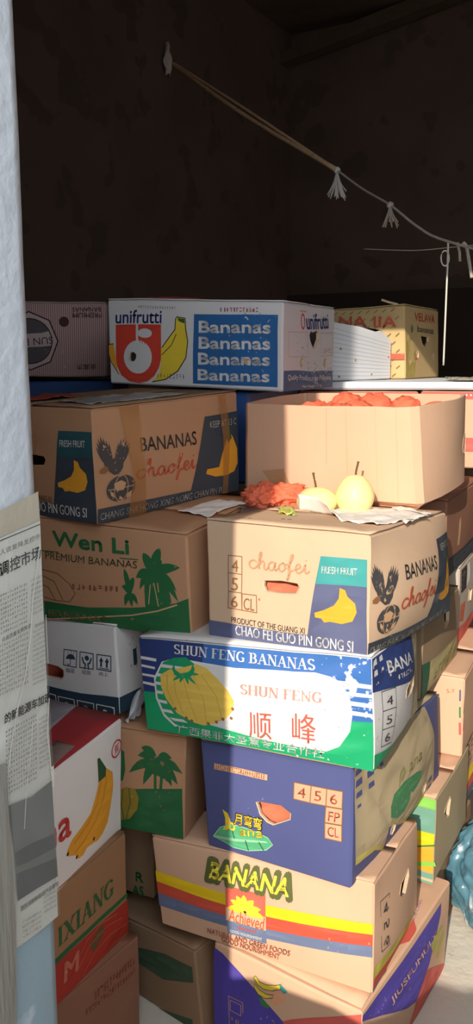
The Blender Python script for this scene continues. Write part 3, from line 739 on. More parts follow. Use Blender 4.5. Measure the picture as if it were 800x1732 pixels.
# --- lowest carton at the front: purple and cream
C = Carton(BOX['O'], CREAM, {'f': .004, 'r': .012}, seed=1)
PUR = ink('purple', (80, 66, 150), amt=.05)
CORAL = ink('coral red', (206, 92, 80), amt=.05)
C.poly('f', [(-0.005, 0.9477), (0.0662, 0.9234), (0.4639, 0.5995), (0.5621, 0.5077), (0.576, -0.4273), (0.0056, -0.8832)], PUR)
C.poly('f', [(0.505, 0.565), (0.5604, 0.6228), (0.9862, 0.9729), (0.9968, 0.9809), (1.009, -0.0653), (0.576, -0.4273)], CORAL)
for q in ([(0.2952, 0.8425), (0.3076, 0.8625), (0.3373, 0.8248), (0.387, 0.8301), (0.4481, 0.8666), (0.492, 0.9087), (0.4887, 0.8604), (0.4285, 0.801), (0.367, 0.7756), (0.321, 0.7904)], [(0.3, 0.7876), (0.3382, 0.7498), (0.3881, 0.7438), (0.4371, 0.7723), (0.4294, 0.7321), (0.3804, 0.6977), (0.3303, 0.7036), (0.3005, 0.7413)]):
    C.poly('f', q, YEL); C.line('f', q, .0014, DGRN, closed=True)
C.poly('f', [(0.472, 0.9004), (0.5003, 0.8915), (0.5328, 0.8627), (0.5093, 0.8289), (0.4848, 0.8462)], TEAL)
C.poly('f', [(0.4, 0.7812), (0.4605, 0.8522), (0.5093, 0.8289), (0.5182, 0.7661), (0.4708, 0.686), (0.4136, 0.6803)], ink('peach', (226, 160, 120)))
C.poly('f', [(0.3305, 0.6862), (0.3682, 0.6717), (0.4141, 0.6457), (0.4021, 0.6138), (0.3523, 0.6136)], GRN)
C.frame('f', [(0.1174, 0.5392), (0.2217, 0.5458), (0.2254, 0.154), (0.1249, 0.1542)], .0015, TAN)
C.frame('f', [(0.1309, 0.5068), (0.2091, 0.5134), (0.21, 0.407), (0.1317, 0.4059)], .0015, TAN)
C.scribble('f', [(0.1421, 0.2029), (0.2032, 0.2044), (0.1409, 0.3465)], TAN, 4, 5)
C.poly('r', [(0.0066, 0.9617), (0.0451, 0.9468), (0.8692, 0.9171), (0.854, 0.8136), (0.6885, 0.473), (0.5556, 0.2941), (0.4537, 0.3831), (0.1732, 0.7142), (0.003, 0.9116)], PUR)
C.poly('r', [(0.6745, 0.4604), (0.9902, 0.0717), (0.9777, 0.0206), (0.707, -0.1062), (0.6069, -0.1694), (0.5208, 0.0609), (0.5556, 0.2941)], CORAL)
C.text('r', "JIUSFUMULY", [(0.271, 0.6764), (0.7968, 0.6483), (0.2482, 0.7697)], ink('pink white', (226, 178, 160), amt=.08), .02)
for q in ([(0.7135, 0.6432), (0.7553, 0.6899), (0.8817, 0.6681), (0.9112, 0.6042), (0.8186, 0.5678), (0.7618, 0.5011)], [(0.8242, 0.3972), (0.8627, 0.5096), (0.9241, 0.5481), (0.9384, 0.4767), (0.8989, 0.3627), (0.8639, 0.2972)]):
    C.poly('r', q, ink('yellow green', (176, 170, 74), amt=.1))
C.poly('t', [(0.9366, 0.6365), (0.9925, 0.5728), (1.01, 0.4942), (0.9569, 0.4328)], CORAL)
C.text('t', "GROW", [(0.9295, 0.6137), (0.8995, 0.7743), (0.9527, 0.6152)], ink('pink purple', (176, 128, 168)))
o = C.done('banana_carton', 'purple, cream and red carton on the floor at the bottom of the front stack', 'carton', flaps=False)
C.strip('top_flap', 't', [(.004, .02), (.99, .01), (.99, .25), (.004, .32)], CREAM, o, .006)

# --- second from the floor: yellow, red and blue stripes
C = Carton(BOX['N'], CREAM, {'f': .012, 'r': .012}, seed=2)
SY = ink('stripe yellow', (236, 196, 30), amt=.04); SR = ink('stripe red', (208, 84, 62), amt=.04); SB = ink('stripe blue', (108, 118, 146), amt=.05)
C.poly('f', [(0.0013, 0.616), (0.37, 0.6001), (0.5568, 0.593), (1.003, 0.6431), (1.001, 0.5467), (0.5547, 0.4791), (0.3635, 0.4783), (-0.0022, 0.4917)], SY)
C.poly('f', [(-0.0022, 0.4917), (0.3635, 0.4783), (0.5547, 0.4791), (1.001, 0.5467), (0.9993, 0.4393), (0.5523, 0.3466), (0.3599, 0.3575), (-0.0028, 0.3617)], SR)
C.poly('f', [(-0.0028, 0.3617), (0.3599, 0.3575), (0.5523, 0.3466), (0.9993, 0.4393), (1, 0.3384), (0.5504, 0.2437), (0.3564, 0.2425), (-0.0043, 0.217)], SB)
C.poly('f', [(0.3695, 0.6804), (0.5532, 0.6915), (0.5503, 0.3871), (0.3599, 0.3575)], ink('panel red', (222, 100, 80), amt=.04))
C.poly('f', [(0.3628, 0.4529), (0.5519, 0.4714), (0.5492, 0.3267), (0.3586, 0.3128)], CREAM)
C.poly('f', [(0.3615, 0.3147), (0.5492, 0.3267), (0.5466, 0.1872), (0.3598, 0.1631)], SB)
fc = [(0.4558, 0.4607)][0]
for q in ([(0.3882, 0.5489)], [(0.4178, 0.6092)], [(0.4545, 0.6362)], [(0.5003, 0.6081)], [(0.5315, 0.5365)], [(0.5462, 0.456)], [(0.3684, 0.4502)]):
    C.blade('f', fc, q[0], .016, YEL, .003)
C.disc('f', fc, .003, BLACK)
C.text('f', "Achieved", [(0.373, 0.316), (0.5383, 0.3256), (0.3827, 0.4527)], ink('orange script', (206, 96, 56)))
C.text('f', "Banana", [(0.4168, 0.2516), (0.5042, 0.2731), (0.4208, 0.2976)], ink('orange script', (206, 96, 56)))
C.text('f', "GOOD NOURISHMENT", [(0.3751, 0.1924), (0.5278, 0.2104), (0.376, 0.2243)], PAPER)
OL = ink('olive outline', (92, 96, 52), amt=.03)
C.text('f', "BANANA", [(0.2761, 0.6913), (0.6638, 0.7003), (0.2954, 0.9215)], OL, .11)
C.text('f', "BANANA", [(0.2916, 0.725), (0.6538, 0.7293), (0.3056, 0.8891)], ink('lemon', (246, 222, 70), amt=.03), .035)
C.text('f', "NATURAL AND GREEN FOODS", [(0.2547, 0.0961), (0.649, 0.1338), (0.2599, 0.1578)], REDBR, .008)
C.text('f', "GOOD NOURISHMENT", [(0.3209, 0.0408), (0.5991, 0.051), (0.3261, 0.108)], REDBR, .008)
C.poly('r', [(0.0262, 0.2252), (0.9015, 0.0697), (0.9157, -0.0083), (0.0294, 0.1251)], ink('dull yellow', (190, 176, 70), amt=.08))
C.poly('r', [(0.0294, 0.1251), (0.9157, -0.0083), (0.9298, -0.1), (0.0209, 0.0406)], SR)
C.poly('r', [(0.0209, 0.0406), (0.9298, -0.1), (0.915, -0.1403), (0.0119, -0.0271)], SB)
C.frame('r', [(0.1011, 0.777), (0.2596, 0.7537), (0.2593, 0.257), (0.1274, 0.2875)], .0016, DARK)
C.text('r', "4 5 6", [(0.2235, 0.7121), (0.2343, 0.2889), (0.1382, 0.7289)], DARK)
C.hole('r', [(0.4414, 0.607), (0.4931, 0.682), (0.6153, 0.7049), (0.6713, 0.7092), (0.6717, 0.6348), (0.5623, 0.5305), (0.4949, 0.5561)])
o = C.done('banana_carton', 'pale carton with yellow, red and blue stripes, yellow word BANANA on front', 'carton')

# --- third: violet with a leaf and moon badge
C = Carton(BOX['M'], LILAC, {'f': .006, 'r': .020}, seed=3)
PT = mat('peach panel', (216, 160, 126), rough=.75, var=.08, wear=(240, 220, 190), wear_amt=.1, wear_scale=60)
C.poly('f', [(0.0916, 0.8143), (0.4684, 0.818), (0.4671, 0.7651), (0.0886, 0.7584)], PT)
C.scribble('f', [(0.1019, 0.7677), (0.4554, 0.7722), (0.1043, 0.8123)], BROWN, 22, 3)
for q, t, tq in (([(0.6426, 0.8057), (0.7481, 0.8058), (0.7434, 0.6576), (0.6406, 0.6614)], "4", [(0.6677, 0.6851), (0.7134, 0.6889), (0.6688, 0.7724)]), ([(0.7481, 0.8058), (0.844, 0.8037), (0.8404, 0.6577), (0.7434, 0.6576)], "5", [(0.7698, 0.686), (0.8108, 0.6886), (0.7702, 0.7719)]),
                 ([(0.844, 0.8037), (0.9417, 0.8028), (0.939, 0.659), (0.8404, 0.6577)], "6", [(0.8661, 0.6858), (0.9099, 0.6845), (0.866, 0.7704)]), ([(0.8404, 0.6527), (0.9427, 0.6552), (0.94, 0.5206), (0.8366, 0.5159)], "FP", [(0.8552, 0.5372), (0.9252, 0.5405), (0.8588, 0.6185)]),
                 ([(0.8366, 0.5109), (0.94, 0.5157), (0.9409, 0.3817), (0.8366, 0.3797)], "CL", [(0.8554, 0.4065), (0.9223, 0.41), (0.8553, 0.487)])):
    C.poly('f', q, PT); C.frame('f', q, .0018, BROWN); C.text('f', t, tq, REDBR, .006)
lf = [(0.0523, 0.1162), (0.1116, 0.2221), (0.202, 0.2875), (0.3463, 0.284), (0.4614, 0.2502), (0.4928, 0.1978), (0.4415, 0.1305), (0.3045, 0.0727), (0.2003, 0.0658), (0.1314, 0.0953)]
LG = ink('leaf green', (86, 168, 120), wear=(88, 92, 146), amt=.04)
C.poly('f', lf, LG); C.line('f', lf, .002, ink('pale leaf edge', (150, 200, 160)), closed=True)
C.poly('f', [(0.053, 0.1278), (0.2219, 0.1569), (0.4438, 0.2117), (0.46, 0.2016), (0.2207, 0.1288), (0.0563, 0.1064)], ink('pale leaf edge', (150, 200, 160)))
for q in ([(0.2035, 0.2274), (0.2134, 0.1592)], [(0.2952, 0.1621), (0.3091, 0.0799)], [(0.3931, 0.1822), (0.4204, 0.1225)]):
    C.line('f', q, .0025, DGRN)
C.poly('f', [(0.1383, 0.3981), (0.1762, 0.3777), (0.1948, 0.318), (0.1963, 0.2579), (0.164, 0.2187), (0.1284, 0.2058), (0.153, 0.2591), (0.1564, 0.3268)], YEL)
C.ring('f', [(0.201, 0.2651)][0], .007, .004, YEL)
C.text('f', "月弯弯", [(0.2193, 0.288), (0.426, 0.3069), (0.2288, 0.4065)], BLACK, .05)
C.text('f', "月弯弯", [(0.2239, 0.2951), (0.422, 0.3108), (0.2329, 0.4024)], YEL, .02)
C.text('f', "ana", [(0.2584, 0.2033), (0.4281, 0.238), (0.261, 0.2645)], BLACK, .06)
C.text('f', "ana", [(0.2584, 0.2033), (0.4281, 0.238), (0.261, 0.2645)], ink('lemon', (246, 222, 70)), .02)
C.hole('f', [(0.3965, 0.5479), (0.4172, 0.5598), (0.5574, 0.573), (0.6192, 0.5255), (0.6145, 0.4721), (0.5055, 0.3878), (0.4654, 0.4005), (0.422, 0.4496)])
C.poly('r', [(0.0109, 1.001), (0.7637, 1.009), (0.8124, 0.981), (0.8905, 0.6283), (0.905, 0.013), (0.5329, 0.0171), (0.3013, 0.2347), (0.2966, 0.013), (0.1871, 0.1406), (0.0293, 0.1716)], OLIVE)
C.poly('r', [(0.5329, 0.0171), (0.905, 0.013), (0.9141, 0.0579), (0.5329, 0.059), (0.3074, 0.2559)], ink('ochre', (186, 172, 92)))
C.poly('r', [(0.0293, 0.1716), (0.1871, 0.1406), (0.2966, 0.013), (0.2964, 0.0521), (0.1807, 0.1901), (0.0338, 0.237)], ink('ochre', (186, 172, 92)))
LG2 = ink('worn leaf green', (74, 138, 88), wear=(176, 156, 122), amt=.12)
C.poly('r', [(0.307, 0.3171), (0.3, 0.4231), (0.3311, 0.5144), (0.4364, 0.5409), (0.591, 0.4947), (0.6574, 0.4465), (0.6644, 0.3658), (0.605, 0.3241), (0.5474, 0.3194), (0.5192, 0.3704), (0.5192, 0.2757), (0.4641, 0.2137), (0.3843, 0.2324)], LG2)
C.text('r', "ana", [(0.4844, 0.5727), (0.6582, 0.5691), (0.4983, 0.6478)], ink('dull olive', (150, 146, 84)), .01)
C.line('r', [(0.4094, 0.5768), (0.4498, 0.6206), (0.4361, 0.6669), (0.3958, 0.6341), (0.383, 0.5331)], .005, ink('dull olive', (150, 146, 84)))
C.hole('r', [(0.731, 0.1375), (0.7316, 0.2006), (0.7628, 0.2083), (0.778, 0.1675), (0.7694, 0.0987), (0.746, 0.0904)])
C.hole('r', [(0.3398, 0.1158), (0.3331, 0.179), (0.3521, 0.2094), (0.378, 0.1709), (0.3783, 0.1195), (0.3591, 0.0949)])
C.line('r', [(0.2071, 0.5023), (0.2435, 0.4994), (0.2743, 0.5023)], .0022, CORE)
o = C.done('banana_carton', 'blue-violet carton with a green leaf badge and numbers 4 5 6 FP CL', 'carton', flap_mat=OLIVE)

# --- fourth: white, blue and green
C = Carton(BOX['G'], WHITE, {'f': .010, 'r': .018}, seed=4)
BLU = ink('worn blue', (58, 104, 168), wear=(226, 228, 232), amt=.22, wear_scale=70)
NVB = ink('worn navy', (46, 62, 112), wear=(210, 212, 220), amt=.08, wear_scale=60)
EMR = ink('emerald', (26, 158, 102), wear=(214, 226, 216), amt=.05)
C.poly('f', [(-0.0029, 0.9994), (0.3071, 0.996), (0.2876, 0.3163), (0.0037, 0.4079)], NVB)
C.poly('f', [(0.3071, 0.996), (1, 1), (1.001, 0.4313), (0.2876, 0.3163)], BLU)
C.poly('f', [(-0.0048, 0.4182), (0.0628, 0.4276), (0.1628, 0.3343), (1.001, 0.4419), (1, -0), (0.532, -0.0568), (0, 0)], EMR)
for q in ([(-0.0016, 0.8075), (0.0818, 0.7964), (0.0807, 0.7645), (-0.0028, 0.775)], [(0.0008, 0.718), (0.0728, 0.7053), (0.0719, 0.6797), (-0.0002, 0.6919)], [(0.0001, 0.6209), (0.0696, 0.6153), (0.0687, 0.5895), (0.002, 0.5956)], [(0.0025, 0.531), (0.0663, 0.5249), (0.0652, 0.4925), (0.0015, 0.5047)],
          [(0.8643, 0.7831), (1.001, 0.7721), (1, 0.7355), (0.8685, 0.7413)], [(0.8773, 0.6955), (1, 0.6885), (0.9999, 0.657), (0.8815, 0.6592)], [(0.8857, 0.6175), (0.9996, 0.6045), (0.9993, 0.5677), (0.89, 0.5758)], [(0.8895, 0.5326), (0.9989, 0.5151), (0.9987, 0.4834), (0.8891, 0.4894)]):
    C.poly('f', q, WHITE)
C.poly('f', [(0.1788, 0.8267), (0.4472, 0.7977), (0.65, 0.8262), (0.783, 0.8377), (0.846, 0.8105), (0.8916, 0.737), (0.9158, 0.6266), (0.9238, 0.5009), (0.9108, 0.3351), (0.8671, 0.1768), (0.814, 0.1053), (0.6872, 0.1032), (0.5356, 0.1162), (0.2757, 0.1882), (0.2068, 0.1237), (0.1431, 0.0853), (0.0946, 0.1816), (0.0634, 0.3635), (0.0628, 0.5878), (0.1095, 0.7719)], WHITE)
EM2 = ink('emerald badge', (34, 150, 96), wear=(206, 200, 170), amt=.05)
C.poly('f', [(0.115, 0.767), (0.1676, 0.824), (0.2237, 0.8438), (0.2659, 0.7872), (0.2718, 0.618), (0.2826, 0.1413), (0.2395, 0.0928), (0.1913, 0.0795), (0.1442, 0.1177), (0.1014, 0.2099), (0.0727, 0.3795), (0.0709, 0.571)], EM2)
for q in ([(0.1057, 0.7457), (0.2807, 0.7363), (0.2798, 0.7057), (0.0988, 0.7124)], [(0.0763, 0.6427), (0.1163, 0.6414), (0.1152, 0.6096), (0.0723, 0.6097)], [(0.0673, 0.5508), (0.1017, 0.5485), (0.1006, 0.5164), (0.0661, 0.5184)], [(0.0667, 0.4545), (0.1041, 0.4539), (0.103, 0.4217), (0.0685, 0.423)], [(0.072, 0.36), (0.1179, 0.3567), (0.1197, 0.3254), (0.0767, 0.3295)], [(0.0888, 0.2631), (0.1376, 0.2618), (0.1479, 0.2275), (0.0994, 0.2349)], [(0.1205, 0.1787), (0.1917, 0.1808), (0.2133, 0.1514), (0.1453, 0.15)]):
    C.poly('f', q, WHITE)
C.poly('f', [(0.0988, 0.6301), (0.1466, 0.7002), (0.1893, 0.7179), (0.2741, 0.7893), (0.3194, 0.7647), (0.3704, 0.6705), (0.4153, 0.5645), (0.4369, 0.4763), (0.429, 0.3664), (0.3948, 0.2761), (0.339, 0.2003), (0.2885, 0.1561), (0.2364, 0.173), (0.1653, 0.2404), (0.1159, 0.3815), (0.0972, 0.5026)], ink('fruit ochre', (226, 186, 84), wear=(222, 204, 170), amt=.10, wear_scale=50))
for q in ([(0.1655, 0.6741), (0.1669, 0.4617), (0.1939, 0.251)], [(0.2069, 0.6609), (0.2272, 0.4191), (0.2593, 0.1943)], [(0.257, 0.675), (0.2995, 0.4432), (0.3031, 0.1865)], [(0.1333, 0.64), (0.1279, 0.4806), (0.1513, 0.3302)], [(0.2983, 0.6864), (0.3603, 0.4934), (0.3758, 0.263)]):
    C.line('f', q, .0012, ink('ochre line', (196, 150, 60), wear=(222, 196, 130), amt=.2))
C.poly('f', [(0.1684, 0.7621), (0.1748, 0.7016), (0.1961, 0.6702), (0.2241, 0.678), (0.2475, 0.7213), (0.2576, 0.7851), (0.2671, 0.7388), (0.2598, 0.6757), (0.2337, 0.6315), (0.1945, 0.6201), (0.1675, 0.6497), (0.1582, 0.7096)], EM2)
for q in ([(0.1727, 0.6387), (0.1569, 0.5841)], [(0.1945, 0.6201), (0.1901, 0.569)], [(0.2168, 0.6204), (0.2344, 0.5639)], [(0.2393, 0.6331), (0.2707, 0.581)], [(0.2598, 0.6757), (0.2875, 0.6895)]):
    C.blade('f', [(0.2185, 0.6765)][0], q[1], .007, EM2)
for q in ([(0.1584, 0.2885)], [(0.2094, 0.2065)], [(0.2339, 0.1846)], [(0.3114, 0.1897)], [(0.3504, 0.2231)], [(0.3812, 0.265)], [(0.4192, 0.2911)], [(0.4295, 0.3905)]):
    C.disc('f', q[0], .0035, BROWN, 8)
C.serif('f', "SHUN FENG BANANAS", [(0.1718, 0.8684), (0.7855, 0.8546), (0.1725, 0.9735)], WHITE)
C.serif('f', "SHUN FENG", [(0.47, 0.5518), (0.8055, 0.5656), (0.4725, 0.6581)], ink('faint red', (196, 144, 128), wear=(218, 212, 208), amt=.2, wear_scale=60))
FR = ink('brush red', (190, 96, 76), wear=(218, 212, 208), amt=.14, wear_scale=50)
C.text('f', "顺", [(0.4942, 0.123), (0.5923, 0.1334), (0.5001, 0.3912)], FR, -.01)
C.text('f', "峰", [(0.6807, 0.1576), (0.7763, 0.1623), (0.6854, 0.4431)], FR, -.01)
C.text('f', "广西果菲大圣蕉专业合作社", [(0.1582, 0.0212), (0.806, 0.035), (0.1642, 0.1193)], WHITE, .01)
C.poly('r', [(-0.0002, 0.9949), (0.9742, 0.958), (0.9779, 0.6537), (0.7434, 0.479), (0.3621, 0.599), (0.0011, 0.7035)], NVB)
C.text('r', "BANA", [(0.217, 0.7801), (0.7209, 0.6598), (0.2087, 0.8924)], PAPER, .03)
C.scribble('r', [(0.3513, 0.6606), (0.718, 0.5826), (0.3529, 0.7047)], PAPER, 7, 9)
for q, t, tq in (([(0.1043, 0.6622), (0.2986, 0.6139), (0.3047, 0.4261), (0.1099, 0.4822)], "4", [(0.1588, 0.51), (0.2439, 0.4866), (0.1616, 0.59)]), ([(0.1099, 0.4822), (0.3047, 0.4261), (0.2985, 0.2494), (0.1043, 0.3179)], "5", [(0.1529, 0.3389), (0.2378, 0.3124), (0.1557, 0.4192)]), ([(0.1043, 0.3179), (0.2985, 0.2494), (0.2931, 0.0942), (0.099, 0.1637)], "6", [(0.1474, 0.1778), (0.2321, 0.1484), (0.1501, 0.2584)])):
    C.frame('r', q, .0016, DARK); C.text('r', t, tq, DARK)
C.poly('r', [(-0.0063, 0.1538), (0.2171, 0.0737), (0.4862, -0.0077), (0.6684, 0.0192), (0.7552, 0.0043), (0.7394, -0.0235), (0.4972, -0.0798), (-0.0002, -0.0052)], EMR)
C.poly('r', [(0.806, 0.9624), (0.9897, 0.952), (1, 0.0064), (0.8134, -0.0306)], OLIVE)
C.hole('r', [(0.5145, 0.4055), (0.5308, 0.479), (0.6294, 0.5118), (0.7587, 0.4958), (0.7553, 0.4056), (0.6672, 0.3784), (0.5549, 0.384)])
o = C.done('banana_carton', 'scuffed white, blue and green carton with a melon-like bunch of yellow fruit on it', 'carton')

# --- fifth: fresh fruit carton, end panel in front
C = Carton(BOX['F'], KRAFT, {'f': .004, 'r': .030}, seed=5)
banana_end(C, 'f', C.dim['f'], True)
banana_side(C, 'r', SLATEC)
o = C.done('banana_carton', 'tan and slate fresh fruit carton that carries the two pears', 'carton')

# --- left of it: green palms
C = Carton(BOX['D'], KRAFT2, {'f': .008, 'r': .006}, seed=6)
WG = ink('bottle green', (42, 100, 58), wear=(150, 112, 80), amt=.05)
C.poly('f', [(-0.1926, 0.2399), (0.2624, 0.1765), (0.4984, 0.177), (0.7245, 0.2368), (0.8551, 0.287), (0.9349, 0.3396), (0.9944, 0.403), (0.9974, 0.005), (0.2551, -0.0209), (-0.2048, -0.0452)], WG)
C.line('f', [(0.2551, -0.0209), (0.4949, 0.0739), (0.7221, 0.1595), (0.848, 0.2384), (0.94, 0.3238)], .003, TAN)
C.text('f', "RI BANANAS", [(0.2078, 0.0207), (0.5881, 0.0418), (0.2104, 0.0888)], ink('dull tan', (140, 112, 74), amt=.1), .01)
C.text('f', "Wen Li", [(0.3414, 0.7516), (0.7264, 0.7586), (0.3403, 0.8915)], WG, .05)
C.line('f', [(0.2331, 0.6847), (0.2944, 0.6875), (0.7684, 0.7179)], .0022, WG)
C.text('f', "PREMIUM BANANAS", [(0.2947, 0.6108), (0.7628, 0.6306), (0.2974, 0.6823)], ink('dull green text', (90, 96, 66), amt=.1), .005)
for q in ([(0.2271, 0.5286), (0.2745, 0.4987), (0.3536, 0.4832), (0.4133, 0.3979), (0.4411, 0.3042), (0.4067, 0.2108), (0.3274, 0.2007), (0.2481, 0.2272), (0.2013, 0.2812)],):
    C.line('f', q, .003, ink('dull ochre', (140, 110, 60), amt=.2), closed=True)
    C.line('f', [(0.2722, 0.4384), (0.3345, 0.3948), (0.3695, 0.2244)], .003, ink('dull ochre', (140, 110, 60), amt=.2))
    C.line('f', [(0.2529, 0.3553), (0.3001, 0.3258), (0.3279, 0.2129)], .003, ink('dull ochre', (140, 110, 60), amt=.2))
C.scribble('f', [(0.4271, 0.348), (0.6793, 0.3821), (0.4291, 0.4021)], ink('rusty print', (132, 78, 56), amt=.3), 9, 4)
def plant(C, f, box, base, tips, w, m, droop=.006):
    for t in tips: C.blade(f, base, t, w, m, droop)
C.poly('f', [(0.7955, 0.5762), (0.8268, 0.5732), (0.8574, 0.5586), (0.8806, 0.5821), (0.9046, 0.4458), (0.9118, 0.3096), (0.8492, 0.2795), (0.7917, 0.2625), (0.7906, 0.4134)], WG)
plant(C, 'f', 'D', [(0.833, 0.5921)][0], [(0.8749, 0.8636), (0.7936, 0.7925), (0.9642, 0.6953), (0.7543, 0.5421), (0.9234, 0.5197), (0.8798, 0.7465)], .021, WG)
plant(C, 'f', 'D', [(0.841, 0.5771)][0], [(0.9492, 0.3553), (0.9437, 0.4569), (0.7681, 0.4303), (0.9178, 0.323)], .017, WG, .014)
plant(C, 'f', 'D', [(0.7199, 0.3702)][0], [(0.7014, 0.6145), (0.7455, 0.5398), (0.6842, 0.4419), (0.6926, 0.2451), (0.7576, 0.2758), (0.7276, 0.2436)], .012, WG)
for q in ([(0.8391, 0.5135), (0.8553, 0.2929)], [(0.8562, 0.5182), (0.8593, 0.4329)], [(0.8215, 0.4914), (0.8101, 0.3029)]):
    C.line('f', q, .002, TAN)
o = C.done('banana_carton', 'brown carton with green palms and green words Wen Li', 'carton')

# --- upper left: fresh fruit carton, long panel in front
C = Carton(BOX['C'], KRAFT2, {'f': .008, 'l': .004}, seed=7)
banana_side(C, 'f', SLATEC)
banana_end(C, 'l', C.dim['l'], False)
o = C.done('banana_carton', 'brown fresh fruit carton with eagle and globe, shiny tape down its front', 'carton', flap_mat=DUSTY)
C.strip('packing_tape', 'f', [(0.1472, 1.019), (0.2703, 1.019), (0.2805, 0.5911), (0.2829, -0.0008), (0.1736, -0.0001), (0.2075, 0.3953), (0.1737, 0.7229)], TAPE, o, .0050, 'amber brown tape, wrinkled')
C.strip('packing_tape', 'f', [(0.8255, 1.008), (0.8871, 1.01), (0.908, 0.5596), (0.8927, -0.0274), (0.8487, -0.0259), (0.8503, 0.5721)], TAPE, o, .0050)

# --- white carton with handling marks
C = Carton(BOX['Hb'], WHITE, {'f': .010, 'r': .004}, seed=8)
NG2 = ink('dark petrol', (40, 62, 78), wear=(190, 186, 186), amt=.03)
C.poly('f', [(-0.1885, 0.2387), (0.4365, 0.1978), (0.7223, 0.1686), (0.9987, 0.1907), (0.9995, -0.0138), (0.4281, -0.0452), (-0.1962, -0.0368)], NG2)
C.poly('f', [(0.9987, 0.1907), (0.9999, -0.1165), (0.5181, -0.2508), (-0.1995, -0.1555), (-0.1962, -0.0368)], NG2)
for q in ([(0.6139, 0.677), (0.7131, 0.6704), (0.7012, 0.4791), (0.607, 0.4919)], [(0.7364, 0.6685), (0.8332, 0.662), (0.8263, 0.4814), (0.7295, 0.4859)], [(0.8606, 0.6612), (0.9595, 0.6559), (0.9525, 0.4779), (0.8539, 0.4881)]): C.frame('f', q, .0022, NG2)
C.poly('f', [(0.6241, 0.5665), (0.6401, 0.6124), (0.6645, 0.6318), (0.6876, 0.6159), (0.6999, 0.5698)], NG2)
C.line('f', [(0.663, 0.5894), (0.66, 0.5115), (0.6452, 0.4939), (0.6364, 0.513)], .0016, NG2)
for q in ([(0.6414, 0.6478), (0.6502, 0.6287)], [(0.6704, 0.6611), (0.6696, 0.6399)], [(0.6936, 0.6522), (0.6833, 0.629)]): C.line('f', q, .0014, NG2)
C.disc('f', [(0.785, 0.603)][0], .0055, NG2, 12)
C.line('f', [(0.7526, 0.6026), (0.7598, 0.5487), (0.773, 0.531), (0.7665, 0.4809)], .0035, NG2)
C.line('f', [(0.8172, 0.6034), (0.8061, 0.5526), (0.7916, 0.5354), (0.7941, 0.4806)], .0035, NG2)
for q in ([(0.8778, 0.5213), (0.8803, 0.5835), (0.8711, 0.5814), (0.8913, 0.6338), (0.9028, 0.5819), (0.8937, 0.5798), (0.8913, 0.5177)], [(0.9182, 0.5173), (0.9207, 0.5792), (0.9116, 0.5771), (0.9316, 0.6293), (0.943, 0.5776), (0.934, 0.5755), (0.9315, 0.5137)]): C.poly('f', q, NG2)
C.line('f', [(0.8727, 0.5064), (0.94, 0.5021)], .0016, NG2)
for t, q in (("怕湿", [(0.6231, 0.4109), (0.6894, 0.4131), (0.625, 0.4608)]), ("轻放", [(0.7454, 0.413), (0.81, 0.4152), (0.7472, 0.4623)]), ("向上", [(0.8692, 0.4163), (0.9323, 0.4184), (0.8711, 0.4648)])):
    C.text('f', t, q, NG2)
C.hole('f', [(0.2468, 0.5243), (0.4465, 0.4827), (0.5627, 0.4601), (0.5999, 0.4264), (0.5972, 0.3547), (0.5766, 0.3139), (0.4409, 0.3223), (0.2414, 0.3605)])
for q in (([(0.3839, 0.1031), (0.5156, 0.0892), (0.503, -0.1319), (0.3763, -0.1196)], [(0.5346, 0.0802), (0.658, 0.0726), (0.6456, -0.1379), (0.5271, -0.1317)], [(0.6814, 0.0723), (0.8059, 0.0663), (0.7933, -0.1479), (0.6735, -0.1434)], [(0.8286, 0.066), (0.9629, 0.0642), (0.959, -0.1503), (0.8204, -0.1533)])):
    C.frame('f', q, .0024, PAPER)
for t, q in (("8", [(0.5717, -0.089), (0.6096, -0.0918), (0.5759, 0.0273)]), ("9", [(0.7164, -0.1157), (0.7579, -0.1169), (0.7217, 0.0274)]), ("9", [(0.8671, -0.1104), (0.9073, -0.1116), (0.8722, 0.0233)])): C.text('f', t, q, PAPER, .01)
C.poly('r', [(-0.0052, 0.1882), (0.1427, 0.2102), (0.153, -0.1378), (-0.0008, -0.1363)], NG2)
C.poly('r', [(0.1039, 0.6825), (0.1286, 0.6882), (0.1307, 0.492), (0.1057, 0.4876)], NG2)
o = C.done('fruit_carton', 'white carton with umbrella, hands and arrows marks and a dark teal base', 'carton')

# --- red topped white carton by the jamb
C = Carton(BOX['I'], WHITE2, {'r': .006}, seed=9)
SRED = ink('signal red', (206, 62, 56), wear=(226, 200, 190), amt=.05)
C.text('r', "na", [(0.4493, 0.4517), (0.6128, 0.4111), (0.4517, 0.6171)], SRED, .035)
C.poly('r', [(0.8088, 0.8076), (0.83, 0.7966), (0.8729, 0.6925), (0.8993, 0.6451), (0.9216, 0.6067), (0.9259, 0.4712), (0.9075, 0.3327), (0.8846, 0.1994), (0.849, 0.1458), (0.814, 0.1243), (0.7841, 0.1395), (0.7298, 0.1591), (0.705, 0.1282), (0.6688, 0.1378), (0.6495, 0.1923), (0.5996, 0.2447), (0.5926, 0.3028), (0.6237, 0.3536), (0.6909, 0.3835), (0.7523, 0.4289), (0.7863, 0.5282), (0.8121, 0.6174)], ORAN)
C.poly('r', [(0.809, 0.8325), (0.8259, 0.8258), (0.8729, 0.6925), (0.8683, 0.6253), (0.8122, 0.6326)], DGRN)
C.line('r', [(0.8727, 0.6208), (0.8458, 0.453), (0.7851, 0.3146), (0.71, 0.2497), (0.6458, 0.217)], .002, ink('deep orange', (196, 122, 36)))
C.line('r', [(0.8292, 0.6147), (0.7943, 0.4582), (0.7353, 0.362), (0.6388, 0.3056)], .002, ink('deep orange', (196, 122, 36)))
for q in ([(0.78, 0.1756)], [(0.6571, 0.1676)], [(0.596, 0.2689)]): C.disc('r', q[0], .004, BLACK, 8)
st = [(0.9537, 0.778)][0]
